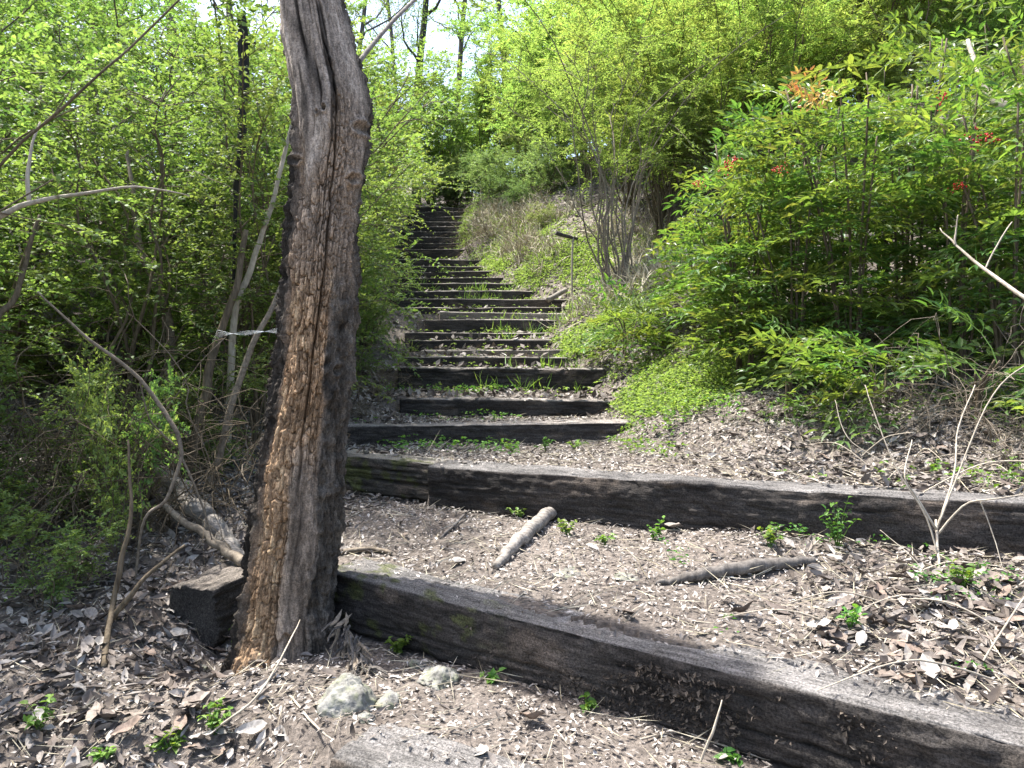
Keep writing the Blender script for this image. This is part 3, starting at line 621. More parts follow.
stick('dead_weed', [b0, at(943, 600, 2.30), at(938, 555, 2.42), at(936, 520, 2.52)], (.0048, .0046, .0042, .0038), M_PALE, 'tall pale dead weed stalk branching in front of the second step', 'weed', 6, 20, .1, 46, forks=[
    ([(938, 555, 2.42), (925, 515, 2.45), (895, 465, 2.5), (872, 405, 2.6), (865, 385, 2.65)], (.0028, .0024, .002, .0014)), ([(942, 600, 2.3), (915, 560, 2.35), (880, 530, 2.45)], (.002, .0016, .001)), ([(940, 575, 2.38), (930, 620, 2.25), (955, 690, 2.1)], (.002, .0016, .001)), ([(900, 470, 2.5), (850, 440, 2.6), (835, 400, 2.7)], (.002, .0016, .001)), ([(980, 500, 2.43), (995, 540, 2.4), (1003, 570, 2.35)], (.002, .0015, .001)),
    ([(937, 535, 2.48), (965, 505, 2.45), (1000, 498, 2.4), (1040, 492, 2.4)], (.004, .003, .002)),
    ([(937, 530, 2.48), (915, 495, 2.5), (905, 475, 2.5), (912, 440, 2.6)], (.004, .003, .002)),
    ([(940, 570, 2.38), (960, 600, 2.3), (985, 640, 2.2)], (.004, .003, .002)),
    ([(937, 528, 2.5), (955, 470, 2.6), (958, 430, 2.7), (975, 385, 2.8)], (.004, .003, .002)),
    ([(937, 528, 2.5), (990, 400, 2.6), (1030, 362, 2.6)], (.003, .0025, .002))])
stick('dead_weed', [onground(950, 695, .004), at(915, 640, 2.28), at(890, 612, 2.33), at(865, 580, 2.42)], (.007, .006, .004, .003), M_PALE, 'pale dead stalk lying flat on the leaves, right end of the lowest step', 'weed', 6, 20, .1, 48,
      forks=[([(915, 640, 2.28), (895, 600, 2.3), (865, 575, 2.35)], (.004, .003, .002)), ([(935, 672, 2.22), (985, 650, 2.25), (1030, 636, 2.25)], (.004, .003, .002))])
for k, (pp, lb) in enumerate([([(648, 716), (700, 742), (770, 765)], 'dry stalk lying at the foot of the lowest step, bottom right'), ([(640, 744), (700, 735), (790, 748)], 'dry stalk crossing another stalk before the lowest step'),
        ([(700, 768), (712, 735), (722, 700)], 'dry stalk leaning on the face of the lowest step'), ([(290, 700), (310, 725), (333, 745)], 'thin curved twig on bare soil below the dead trunk'),
        ([(210, 738), (262, 690), (300, 620)], 'thin pale twig leaning across the foot of the dead trunk'), ([(735, 545), (800, 522), (845, 497)], 'dry arching stalk before the second step'), ([(840, 690), (900, 655), (990, 628)], 'long dry stalk on the leaves at the right')]):
    ps = [ground_at(*q) + Vector((0, 0, .012)) for q in pp]
    if k in (2, 4): ps = [ps[0], at(*pp[1], ps[0].y - .01), at(*pp[2], ps[0].y - .0 if k == 2 else 2.42)]
    stick('dry_stalk', ps, (.003, .0035, .0015), M_PALE, lb, 'stalk', 5, 14, .05, 60 + k)
for k in range(16):
    u0, v0 = rnd.uniform(850, 1020), rnd.uniform(575, 690) if k % 2 else rnd.uniform(455, 500)
    p = ground_at(u0, v0); a_ = R6(); L_ = rnd.uniform(.25, .6); up = rnd.uniform(.02, .45) if k % 3 else .03
    q = p + Vector((math.cos(a_) * L_, math.sin(a_) * L_ * .6, 0)); q.z = max(gz(q.x, q.y) + .01, p.z + L_ * up); m_ = (p + q) / 2; m_.z = max(gz(m_.x, m_.y) + .01, m_.z + .12 * L_)
    stick('dry_stalk', [p, m_, q], (.0028, .0024, .0012), M_PALE, 'thin pale dry stalk in the tangle around the tall dead weed', 'stalk', 5, 16, .05, 90 + k, group='dry stalks around the tall dead weed')
stick('cut_post', [at(572, 296, 9.2), at(572, 265, 9.2), at(573, 236, 9.2)], (.014, .014, .013), M_PALE, 'thin pale post with a dark crosspiece on the right bank', 'post', 8, 12, .04, 50, wob=.1, fmat=M_BLACKTREE,
      forks=[([(556, 233, 9.1), (566, 236, 9.15), (577, 239, 9.25)], (.026, .024, .02))])

# ------------------------------------------------------------------ shrubs: a few kinds, then copies
def make_shrub(seed, H, spread, nst, nbr, ntw, nlf, LL, LW, mode, leafm, stemm=M_STEM, t0=.35, r0=.016, arch=.5, twl=.32, brl=.6, upb=.5):
    r = np.random.default_rng(seed); stems = []; tw = Geo(); LP, LD = [], []
    for s in range(nst):
        az = r.uniform(0, 2 * math.pi); out = np.array([math.cos(az), math.sin(az), 0]); hh = H * r.uniform(.65, 1.0); sp = spread * r.uniform(.3, 1.0)
        ts = np.linspace(0, 1, 9)[:, None]
        P = out * (sp * (ts ** (1.5 + arch))) + np.array([0, 0, 1.]) * hh * (ts - .25 * arch * ts ** 3) + out * .06 * r.uniform(0, 1)
        P[1:] += np.cumsum(r.normal(size=(8, 3)) * .022 * H, 0) * [1, 1, .3]
        P = spline(P, 16); g = Geo(); g.put(*tube_arr(P, np.linspace(r0 * r.uniform(.7, 1.1), r0 * .25, 16), 6)); stems.append(g)
        T = unit(np.gradient(P, axis=0))
        for b in range(nbr):
            tt = r.uniform(t0, 1.0); k = min(int(tt * 15), 14)
            dd = unit(r.normal(size=3) * [1, 1, .4] + out * .35 + np.array([0, 0, upb]) + T[k] * .3); bl = brl * r.uniform(.5, 1.1) * (1.15 - .5 * tt)
            q = np.linspace(0, 1, 6)[:, None]; B = P[k] + dd * bl * q + np.array([0, 0, -1]) * bl * .28 * q ** 2 + np.cumsum(r.normal(size=(6, 3)) * .03 * bl, 0) * (q > 0)
            V, _, f4 = tube_arr(B, np.linspace(r0 * .32, r0 * .12, 6), 4, False); tw.put(V, None, f4)
            for w_ in range(ntw):
                kk = r.integers(1, 6); bd = unit(B[kk] - B[kk - 1]); d2 = unit(bd * .6 + r.normal(size=3) * [.8, .8, .5] + [0, 0, .25]); tl = twl * r.uniform(.5, 1.1)
                q = np.linspace(0, 1, 4)[:, None]; Wp = B[kk] + d2 * tl * q - np.array([0, 0, 1]) * tl * .22 * q ** 2
                V, _, f4 = tube_arr(Wp, np.linspace(r0 * .1, r0 * .05, 4), 3, False); tw.put(V, None, f4)
                tq = np.repeat(np.linspace(.12, 1, nlf), 2)[:, None]; LPp = Wp[0] + (Wp[-1] - Wp[0]) * tq; LPp[:, 2:] += tl * .22 * (tq - tq ** 2)
                sd_ = unit(np.cross(d2, [0, 0, 1.])); sg = np.tile([1, -1], nlf)[:, None]
                LP.append(LPp); LD.append(d2 * .55 + sd_ * sg * .8 + r.normal(size=(2 * nlf, 3)) * .28)
    LP = np.concatenate(LP); LD = np.concatenate(LD); n = len(LP)
    Nn = unit(r.normal(size=(n, 3)) * .45 + [0, 0, 1.]); L = LL * r.uniform(.55, 1.15, n)
    V, f = leaves(LP, LD, Nn, L, L * LW, mode, .15, .18)
    return dict(stems=[g.mesh('stem', stemm, True) for g in stems], twigs=tw.mesh('twigs', stemm), foliage=mesh('foliage', V, f, leafm))
def place_shrub(kind, x, y, s, rz, name, label, group, cat='shrub', sink=.03, sz=None, tilt=(0, 0)):
    o = add(name, None, loc=(x, y, gz(x, y) - sink), rot=(tilt[0], tilt[1], rz), scale=(s, s, sz or s), label=label, cat=cat, group=group)
    for m in kind['stems']: add('stem', m, o)
    add('twigs', kind['twigs'], o, kind='stuff')
    if kind.get('foliage'): add('foliage', kind['foliage'], o, kind='stuff')
    return o
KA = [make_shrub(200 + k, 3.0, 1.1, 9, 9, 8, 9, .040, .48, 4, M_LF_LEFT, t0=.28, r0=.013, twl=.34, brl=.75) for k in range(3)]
KF = [make_shrub(230 + k, 1.7, .9, 7, 10, 8, 8, .05, .5, 4, M_LF_LEFT, t0=.05, r0=.010, twl=.3, brl=.55) for k in range(2)]
KL = [make_shrub(220 + k, 2.2, .9, 7, 9, 9, 9, .044, .48, 4, M_LF_BRIGHT, t0=.08, r0=.012, twl=.32, brl=.6) for k in range(2)]
KB = [make_shrub(240 + k, 4.4, 1.8, 15, 11, 9, 10, .052, .42, 2, M_LF_YELLOW, t0=.30, r0=.014, arch=.7, twl=.36, brl=.75, upb=.9) for k in range(3)]
K0 = make_shrub(249, 4.3, 1.9, 24, 6, 7, 10, .046, .42, 2, M_LF_YELLOW, M_TWIG, t0=.5, r0=.013, arch=.75, twl=.36, brl=.7, upb=.9)
KR = [make_shrub(250 + k, 4.4, 1.9, 9, 10, 6, 9, .085, .45, 2, M_LF_YELLOW, t0=.22, r0=.016, arch=.7, twl=.5, brl=.95, upb=.9) for k in range(2)]
KG = [make_shrub(260 + k, 1.1, .8, 8, 8, 8, 8, .040, .5, 2, M_LF_GREY, t0=.1, r0=.008, twl=.25, brl=.45) for k in range(2)]
KS = [make_shrub(280 + k, .75, .35, 5, 5, 5, 6, .034, .55, 8, M_LF_BRIGHT, t0=.3, r0=.006, twl=.16, brl=.25) for k in range(2)]
def make_bare(seed, H, spread, nst, nbr, r0):
    r = np.random.default_rng(seed); stems = []; tw = Geo()
    for s in range(nst):
        az = r.uniform(0, 2 * math.pi); out = np.array([math.cos(az), math.sin(az), 0]); q = np.linspace(0, 1, 8)[:, None]; hh = H * r.uniform(.5, 1.1)
        P = out * spread * r.uniform(.3, 1.2) * q ** 1.4 + np.array([0, 0, 1.]) * hh * (q - .45 * r.uniform(.2, 1.2) * q ** 2); P[1:] += np.cumsum(r.normal(size=(7, 3)) * .035 * H, 0)
        g = Geo(); g.put(*tube_arr(spline(P, 14), np.linspace(r0, r0 * .35, 14), 5)); stems.append(g.mesh('stem', M_TWIG if s % 3 else M_STEM, True))
        for b in range(nbr):
            k = r.integers(1, 8); d = unit(r.normal(size=3) + [0, 0, .2]); bl = H * r.uniform(.2, .6); q2 = np.linspace(0, 1, 6)[:, None]
            B = P[k] + d * bl * q2 + np.array([0, 0, -1]) * bl * .4 * q2 ** 2 + np.cumsum(r.normal(size=(6, 3)) * .05 * bl, 0) * (q2 > 0); V, _, f4 = tube_arr(B, np.linspace(r0 * .45, r0 * .18, 6), 4, False); tw.put(V, None, f4)
    return dict(stems=stems, twigs=tw.mesh('twigs', M_STEM if r0 > .004 else M_TWIG))
KU = [make_bare(320 + k, .8, .6, 6, 7, .0035) for k in range(2)]
KT = [make_bare(300 + k, 1.0, .7, 7, 13, .0045) for k in range(3)]
# left thicket, rows going back; four nearest, rooted out of view, added to shade lower left
for k, (x, y, s) in enumerate([(-1.55, 4.55, .8), (-2.1, 4.1, .92), (-2.75, 2.55, .9), (-2.95, 1.6, 1.0), (-2.6, 3.1, .8), (-3.4, 2.2, 1.1), (-2.75, 3.75, .95), (-3.4, 3.5, 1.0), (-1.5, 5.9, 1.0), (-1.75, 5.2, 1.0), (-2.7, 5.4, 1.1), (-3.8, 4.9, 1.1), (-4.7, 5.6, 1.15), (-2.2, 6.5, 1.1), (-3.4, 6.7, 1.2), (-4.6, 7.2, 1.3), (-5.8, 7.0, 1.3),
                               (-2.9, 8.2, 1.2), (-4.2, 9.0, 1.4), (-5.8, 9.4, 1.45), (-7.2, 8.8, 1.5), (-3.6, 11, 1.3), (-5.4, 12, 1.5), (-7.4, 12, 1.7), (-9.5, 11.5, 1.7)]):
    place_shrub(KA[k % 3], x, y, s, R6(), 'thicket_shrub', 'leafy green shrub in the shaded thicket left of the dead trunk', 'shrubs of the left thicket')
for k, (x, y, s) in enumerate([(-3.3, 5.0, .9), (-4.2, 5.6, 1.0), (-2.4, 5.2, .7), (-3.0, 6.2, 1.0), (-4.9, 6.6, 1.2), (-2.2, 7.2, 1.0), (-4.0, 7.6, 1.2), (-6.0, 8, 1.4)]):
    place_shrub(KF[k % 2], x, y, s, R6(), 'undergrowth_shrub', 'low dense green shrub filling the back of the left thicket', 'low shrubs inside the left thicket')
for k, (x, y, s) in enumerate([(-2.0, 3.55, .42), (-2.55, 3.45, .5), (-1.65, 4.0, .42), (-3.0, 3.3, .5)]):
    place_shrub(KL[k % 2], x, y, s, R6(), 'undergrowth_shrub', 'small bright leafy shrub among the bare twigs at left', 'small bright shrubs among the bare twigs')
# sunlit shrubs along the left edge of the path
for k, (x, y, s) in enumerate([(-1.42, 5.75, .42), (-1.3, 6.3, .4), (-1.38, 7.2, .5), (-1.6, 5.2, .45), (-1.75, 6.9, .7), (-1.75, 7.8, .85), (-1.95, 8.8, .95), (-2.1, 9.9, 1.1), (-2.35, 11.1, 1.2), (-2.6, 12.4, 1.3), (-2.75, 13.8, 1.4), (-2.9, 15.2, 1.5), (-3.0, 16.6, 1.5), (-3.6, 14.3, 1.7), (-4.2, 17, 2.0)]):
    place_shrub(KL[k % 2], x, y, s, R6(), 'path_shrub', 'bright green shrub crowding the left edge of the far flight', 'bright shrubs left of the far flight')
# the yellow-green thicket on the right hill
for k, (x, y, s) in enumerate([(1.15, 8.4, .95), (1.9, 9.6, .95), (3.0, 8.8, .95), (4.2, 8.6, 1.0), (5.4, 8.3, 1.0), (6.6, 9.4, 1.1), (1.7, 11.2, .9), (2.5, 11.8, 1.0), (3.6, 11.2, 1.0), (5.0, 11.0, 1.1),
                               (7.6, 11.6, 1.1), (1.3, 13.6, .95), (2.0, 14.2, 1.1), (3.6, 14, 1.1), (5.6, 14, 1.2), (8, 14.5, 1.3), (.6, 16.2, 1.0), (1.6, 17, 1.2), (3.8, 17.5, 1.2), (-1.6, 19.2, 1.0), (-.4, 19, 1.1), (-2.9, 19.6, 1.0), (.9, 20, 1.3), (2.4, 9.0, .8), (3.6, 9.9, .9), (4.8, 9.7, .95), (2.0, 10.4, .8), (2.9, 12.8, 1.1), (4.4, 12.6, 1.1), (6.2, 12.6, 1.2), (7, 10.4, 1.0),
                               (2.8, 19.5, 1.3), (5, 19, 1.4), (7.2, 17.5, 1.4), (9.5, 18, 1.5), (11, 15, 1.4), (6.4, 22, 1.5), (9.4, 22, 1.6), (13, 20, 1.7), (3.2, 23, 1.5), (.4, 23, 1.4), (-4.4, 20.5, 1.2), (-1.2, 22, 1.1), (-2.1, 20.6, .62), (-3.3, 21.6, .75), (-2.5, 22.6, .75), (-1.7, 20.0, .6), (1.0, 15.2, .85), (1.2, 18.2, 1.0), (2.3, 15.8, 1.0), (.2, 17.8, .8), (1.9, 19.6, 1.1), (2.5, 21.5, 1.2), (-3.9, 22.6, .85), (-5.2, 21.2, 1.0), (-1.4, 24, 1.0)]):
    lb = 'tall fan of thin stems with fine yellow-green leaves on the right bank' if k == 0 else 'tall fine-leaved yellow-green shrub on the right hillside'
    place_shrub(K0 if k == 0 else KB[k % 3] if y < 11.5 else KR[k % 2], x, y, s, R6(), 'hillside_shrub', lb, None if k == 0 else 'yellow-green shrubs of the right hillside')
# low grey-green tangle over the bank right of the far flight
for k, (x, y, s) in enumerate([(.45, 12.6, .45), (.1, 13.8, .6), (-1.9, 18.0, 1.0), (-1.3, 18.0, 1.1), (.1, 14.6, 1.1), (-.35, 15.4, 1.1), (-.5, 16.6, 1.1), (.7, 14, 1.1), (-.7, 17.9, 1.2), (-1.5, 18.4, 1.2), (.55, 16, 1.2)]):
    place_shrub(KG[k % 2], x, y, s, R6(), 'bank_shrub', 'low grey-green tangled shrub on the bank right of the far flight', 'grey-green shrubs on the right bank')
# bare twiggy undergrowth
for k, (u, v, s) in enumerate([(30, 550, .85), (110, 540, .85), (170, 530, .85), (60, 510, 1.0), (215, 510, .95), (10, 495, 1.1), (150, 498, 1.0)]):
    p = ground_at(u, v); place_shrub(KT[k % 3], p.x, p.y, s, R6(), 'bare_shrub', 'tangle of bare brown twigs under the left thicket', 'bare twig tangles under the left thicket')
for k, (u, v, s) in enumerate([(930, 440, .8), (990, 446, .9), (1030, 440, 1.0), (960, 425, .8), (870, 436, .7), (1010, 470, .7)]):
    p = ground_at(u, v); place_shrub(KU[k % 2], p.x, p.y, s, R6(), 'bare_shrub', 'dry bare twigs at the foot of the right-hand bushes', 'dry twigs under the right bushes')
for k, (u, v, s) in enumerate([(470, 255, 1.0), (490, 240, 1.1), (520, 262, .9), (372, 400, .6), (365, 418, .55)]):
    p = ground_at(u, v); place_shrub(KT[k % 3], p.x, p.y, s, R6(), 'bare_shrub', 'dry tangle of bare stems beside the far flight' if k < 3 else 'dry bare twigs left of the third and fourth steps', 'dry stems by the far flight' if k < 3 else 'dry twigs left of the steps')
# bright sprigs of new leaves in the shade at left
for k, (u, v, s) in enumerate([(48, 612, .52), (12, 590, .6), (80, 588, .42), (-15, 560, .7)]):
    p = ground_at(u, v); place_shrub(KS[k % 2], p.x, p.y, s, R6(), 'young_shrub', 'knee-high young shrub with bright leaves at the lower left edge', 'young shrubs at the lower left')
for k, (u, v, d, s) in enumerate([(118, 420, 3.1, .5), (140, 400, 3.3, .5), (105, 390, 3.3, .5)]):
    p = at(u, v, d); z = gz(p.x, p.y); o = place_shrub(KS[k % 2], p.x, p.y, s, R6(), 'young_shrub', 'slender young shrub with bright leaves in front of the left thicket', 'slender young shrubs before the left thicket', sz=s * 1.0)
    o.scale = (s, s, (p.z + .28 - z) / .75)

# ------------------------------------------------------------------ heavenly-bamboo bushes with big compound leaves
def compound(seed, mat):
    r = np.random.default_rng(seed); g = Geo(); P, D = [], []
    L = .36; q = np.linspace(0, 1, 6)[:, None]; R = np.array([1, 0, 0]) * L * q + np.array([0, 0, 1]) * (.10 * q - .2 * q ** 2)
    V, _, f4 = tube_arr(R, np.linspace(.0028, .001, 6), 4, False); g.put(V, None, f4)
    nodes = [(2, .20), (3, .17), (4, .12)]
    for k, bl in nodes:
        for s in (1, -1):
            dd = unit(np.array([.55, s * .85, .12 * r.normal()])); B = R[k] + dd * bl * np.linspace(0, 1, 4)[:, None] + np.array([0, 0, -1]) * .05 * np.linspace(0, 1, 4)[:, None] ** 2
            V, _, f4 = tube_arr(B, .0012, 3, False); g.put(V, None, f4)
            sdv = unit(np.cross(dd, [0, 0, 1.]))
            for j in (1, 2):
                for s2 in (1, -1): P.append(B[j]); D.append(dd * .6 + sdv * s2 * .8 + r.normal(size=3) * .15)
            P.append(B[3]); D.append(dd + r.normal(size=3) * .12)
    P += [R[5], R[5], R[5]]; D += [[1, 0, -.2], [.6, .8, -.1], [.6, -.8, -.1]]
    P, D = np.array(P), np.array(D); n = len(P); Nn = unit(r.normal(size=(n, 3)) * .3 + [0, 0, 1.]); ll = r.uniform(.05, .085, n)
    V, f = leaves(P, D, Nn, ll, ll * .34, 8, .22, .22); g.put(V, f)
    return g.mesh('compound_leaf', mat)
CL = [compound(400 + k, M_LF_NAND) for k in range(6)]; CLO = [compound(420 + k, M_LF_ORANGE) for k in range(2)]
def cluster_mesh(seed):
    r = np.random.default_rng(seed); g = Geo(); th = np.linspace(0, 2 * np.pi, 8, endpoint=False)
    for k in range(46):
        t = r.random(); c = np.array([t * .16, 0, .02 * math.sin(3 * t)]) + r.normal(size=3) * [.01, .026, .026] * (1.2 - t); rad = r.uniform(.004, .0055)
        rings = [c + rad * np.stack([np.cos(th) * math.sin(p), np.sin(th) * math.sin(p), np.full(8, math.cos(p))], -1) for p in (.5, 1.2, 1.95, 2.65)]
        V = np.concatenate(rings + [[c + [0, 0, rad], c - [0, 0, rad]]]); j = np.arange(8); j2 = (j + 1) % 8
        g.put(V, np.concatenate([np.stack([j, j2, np.full(8, 32)], -1), np.stack([24 + j2, 24 + j, np.full(8, 33)], -1)]), np.concatenate([np.stack([a_ * 8 + j, a_ * 8 + 8 + j, a_ * 8 + 8 + j2, a_ * 8 + j2], -1) for a_ in range(3)]))
    return g.mesh('berry_cluster', M_BERRY, True)
BC = [cluster_mesh(k) for k in (1, 2)]
def nandina(x, y, H, seed, label, ncane=6, group='leafy bushes on the right bank', spread=.38):
    r = random.Random(seed); z = gz(x, y); root = add('leafy_bush', None, loc=(x, y, z), label=label, cat='bush', group=group)
    for c in range(ncane):
        az = r.uniform(0, 6.28); hh = H * r.uniform(.55, 1.0); sp = spread * r.uniform(.2, 1.0)
        P = spline([[.05 * math.cos(az), .05 * math.sin(az), -.05], [sp * .4 * math.cos(az), sp * .4 * math.sin(az), hh * .5], [sp * math.cos(az) + r.uniform(-.05, .05), sp * math.sin(az), hh]], 12)
        g = Geo(); g.put(*tube_arr(P, np.linspace(.010, .005, 12), 6)); cane = add('cane', g.mesh('cane', M_STEM, True), root)
        nl = int(6 + 3.6 * hh)
        for k in range(nl):
            t = .22 + .78 * (k + r.random()) / nl; p = P[min(int(t * 11), 11)]
            add('compound_leaf', CL[r.randrange(6)], cane, loc=p, rot=(r.uniform(-.35, .35), -r.uniform(-.25, .75) if t < .9 else -r.uniform(.3, 1.2), r.uniform(0, 6.28)), scale=r.uniform(.75, 1.2))
    return root
NB = {}
for k, (u, d, H) in enumerate([(700, 6.5, 1.0), (728, 5.9, 1.4), (745, 5.25, 1.75), (795, 4.9, 1.85), (852, 4.65, 1.8), (905, 4.75, 1.95), (955, 4.3, 1.8), (1012, 4.1, 1.75), (825, 5.7, 1.95), (930, 5.5, 2.05), (1035, 5.0, 2.0), (765, 6.1, 1.8), (880, 5.9, 2.0), (1000, 5.8, 2.2), (1075, 4.3, 1.9), (628, 6.6, .40)]):
    x = (u - HU) / F * d
    lb = {0: 'low leafy bush at the left end of the row on the right bank', 3: 'leafy bush topped by an orange spray of new leaves on the right bank', 2: 'leafy bush with a dark red berry cluster near its left top',
          9: 'tall leafy bush with bright red berries near the right edge', 15: 'small dark green bush standing alone beside the flight'}.get(k, 'green bush with long pointed leaflets in the row on the right bank')
    if lb.startswith('green bush'): lb = {4: 'leafy bush in the front row, just right of the orange-tipped one', 5: 'leafy bush in the middle of the front row, third right of the orange spray', 6: 'leafy bush in the front row behind the pale bare branch tip',
        7: 'leafy bush in the front row, crossed by the pale bare branch', 14: 'leafy bush cut off by the right edge, front row', 1: 'leafy bush second from the left in the row on the right bank'}.get(k, 'taller leafy bush in the back row on the right bank')
    NB[k] = nandina(x, d, H, 500 + k, lb, 7 if k not in (0, 15) else 5, 'back-row leafy bushes on the right bank' if 'back row' in lb else None)
for k, (u, v, H) in enumerate([(785, 405, .35), (880, 414, .4), (975, 422, .35)]):
    p = ground_at(u, v); nandina(p.x, p.y, H, 560 + k, 'knee-high leafy sapling at the foot of the bushes on the right bank', 3, 'saplings below the right-hand bushes', .2)
def on_bush(k, name, me, u, v, d, rot, s):
    p = at(u, v, d) - NB[k].location; add(name, me, NB[k], loc=p, rot=rot, scale=s)
for k in range(3): on_bush(3, 'orange_leaf', CLO[k % 2], 812 + 6 * (k % 2), 128 - 5 * k, 4.5, (.2, -1.3, 1.57 * k + .5), .72)
on_bush(2, 'berry_cluster', BC[0], 722, 170, 4.7, (0, -.5, .2), 1.0); on_bush(2, 'berry_cluster', BC[1], 704, 184, 4.75, (0, -.2, 2), .7); on_bush(2, 'berry_cluster', BC[1], 786, 170, 4.4, (0, -.2, 2), .7)
on_bush(9, 'berry_cluster', BC[0], 935, 106, 4.3, (0, -.6, .3), .9); on_bush(9, 'berry_cluster', BC[1], 968, 142, 3.95, (0, -.1, .1), 1.1); on_bush(9, 'berry_cluster', BC[0], 950, 188, 3.95, (0, -.1, .1), .6)

# ------------------------------------------------------------------ trees behind
def bg_tree(pts, r, label, seed, crowns, mat=M_BLACKTREE, nbranch=7, group=None, crown=True):
    W = [at(*p) for p in pts]; b0 = W[0].copy(); b0.z = gz(b0.x, b0.y) - .1; root = add('woodland_tree', None, loc=b0, label=label, cat='tree', group=group)
    P = spline([np.array(q - b0) for q in [b0] + W[1:]], 40); g = Geo(); g.put(*tube_arr(P, np.linspace(r, r * .35, 40), 10, True, .12, seed)); add('trunk', g.mesh('trunk', mat, True), root)
    rr = np.random.default_rng(seed); LP, LD = [], []
    for b in range(nbranch):
        k = rr.integers(14, 39); az = rr.uniform(0, 6.28); d = unit(np.array([math.cos(az), math.sin(az), rr.uniform(.3, 1.1)])); bl = rr.uniform(1.0, 2.6); q = np.linspace(0, 1, 8)[:, None]
        B = P[k] + d * bl * q + np.array([0, 0, .3]) * bl * q ** 2 + np.cumsum(rr.normal(size=(8, 3)) * .05, 0) * (q > 0); g = Geo(); g.put(*tube_arr(B, np.linspace(r * .35, r * .06, 8), 6)); 
        for t in range(9):
            kk = rr.integers(2, 8); d2 = unit(d + rr.normal(size=3) * .8); tl = rr.uniform(.4, .9); q = np.linspace(0, 1, 5)[:, None]; T = B[kk] + d2 * tl * q + np.cumsum(rr.normal(size=(5, 3)) * .02, 0) * (q > 0)
            V, _, f4 = tube_arr(T, np.linspace(r * .07, r * .03, 5), 3, False); g.put(V, None, f4)
            n = 60; tt = rr.uniform(.2, 1, (n, 1)); LP.append(T[0] + (T[-1] - T[0]) * tt + rr.normal(size=(n, 3)) * .10); LD.append(rr.normal(size=(n, 3)))
        add('limb', g.mesh('limb', mat, True), root)
    if crown:
        LP, LD = np.concatenate(LP), np.concatenate(LD); n = len(LP); L = rr.uniform(.04, .075, n)
        V, f = leaves(LP, LD, unit(rr.normal(size=(n, 3)) + [0, 0, .8]), L, L * .5, 2); add('crown', mesh('crown', V, f, M_LF_BRIGHT), root, kind='stuff')
    return root
bg_tree([(416, 215, 21), (418, 100, 21), (420, 60, 21), (426, 0, 21), (436, -140, 21), (440, -260, 21)], .13, 'dark slender tree trunk rising into the sky gap above the steps', 1, 0)
bg_tree([(400, 200, 26), (396, 100, 26), (392, 40, 26), (384, -40, 26), (380, -160, 26)], .09, 'thin grey tree left of the dark trunk in the sky gap', 2, 0, M_BARKY)
bg_tree([(350, 230, 19), (352, 120, 19), (358, 60, 19), (366, -10, 19), (372, -160, 19)], .09, 'thin tree just right of the dead trunk against the sky', 3, 0, M_BARKY)
bg_tree([(455, 190, 24), (458, 100, 24), (462, 30, 24), (470, -60, 24), (475, -220, 24)], .11, 'tree with fresh leaves right of the sky gap', 4, 0, M_BARKY, 12)
for k, (u, d, tall) in enumerate([(500, 25, 1), (560, 24, 1.1), (640, 22, 1.1), (720, 24, 1.2), (800, 22, 1.2), (890, 24, 1.2), (980, 22, 1.2), (1060, 20, 1.2), (20, 16, 1.0), (90, 18, 1.0), (170, 15, 1.0), (230, 19, 1.0), (290, 20, .9), (-60, 16, 1), (-150, 18, 1)]):
    p = at(u, 200, d); bg_tree([(u, 200, d), (u + 5, 80, d), (u - 5, -60, d), (u + 8, -200 * tall, d), (u + 4, -330 * tall, d)], .12, 'fresh-leaved tree in the woodland on the %s' % ('right hilltop' if u > 300 else 'far left'), 30 + k, 0, M_BARKY, 14,
                                   'trees on the right hilltop' if u > 300 else 'trees behind the left thicket')

# ------------------------------------------------------------------ ground litter, chips, groundcover, grass
def scatter(n, x0, x1, y0, y1, dens, seed, power=1.0):
    r = np.random.default_rng(seed); x = r.uniform(x0, x1, n); y = y0 + (y1 - y0) * r.random(n) ** power
    k = r.random(n) < dens(x, y); return x[k], y[k], r
def not_timber(x, y):
    m = np.ones(x.shape)
    for i in range(0, 9):
        inx = (x > SL[i].x - .02) & (x < SR[i].x + .02); l = line_y(i, x); m = np.where(inx & (y > l - .005) & (y < l + .12), 0.04, m)
        m = np.where(inx & (y >= l + .12) & (y < l + .21), .45, m)
    m = np.where(((x + .76) ** 2 + (y - 2.64) ** 2) < .03, 0, m)
    return m
def lay(x, y, r, L, W, mat, name, label, mode=4, tilt=.35, lift=.006, curl=-.25, fold=.35):
    n = len(x); z = height(x, y); e_ = .03
    gxn, gyn = (height(x + e_, y, False) - height(x - e_, y, False)) / (2 * e_), (height(x, y + e_, False) - height(x, y - e_, False)) / (2 * e_)
    gxn, gyn = np.clip(gxn, -.8, .8), np.clip(gyn, -.8, .8)
    Nn = unit(np.stack([-gxn, -gyn, np.ones(n)], -1) + r.normal(size=(n, 3)) * tilt); az = r.uniform(0, 2 * np.pi, n)
    D = unit(np.cross(Nn, np.stack([np.cos(az), np.sin(az), np.zeros(n)], -1)))
    P = np.stack([x, y, z + lift + r.uniform(0, .012, n)], -1) - D * L[:, None] / 2
    # on top of timbers
    for i in range(0, 9):
        l = line_y(i, x); on = (x > SL[i].x - .02) & (x < SR[i].x + .02) & (y > l) & (y < l + .2); P[on, 2] = np.maximum(P[on, 2], line_z(i, x[on]) + .010)
    V, f = leaves(P, D, Nn, L, W, mode, curl, fold)
    if name is None: return V, f
    return add(name, mesh(name, V, f, mat), label=label, cat=None, kind='stuff')
def d_leaf(x, y):
    rgt = sstep(.5, 1.2, x - .25 * (y - 2)); lft = sstep(-.6, -.95, x); bank = sstep(3.5, 4.2, y)
    return not_timber(x, y) * np.clip(.10 + .9 * rgt + .85 * lft + .25 * bank, 0, 1)
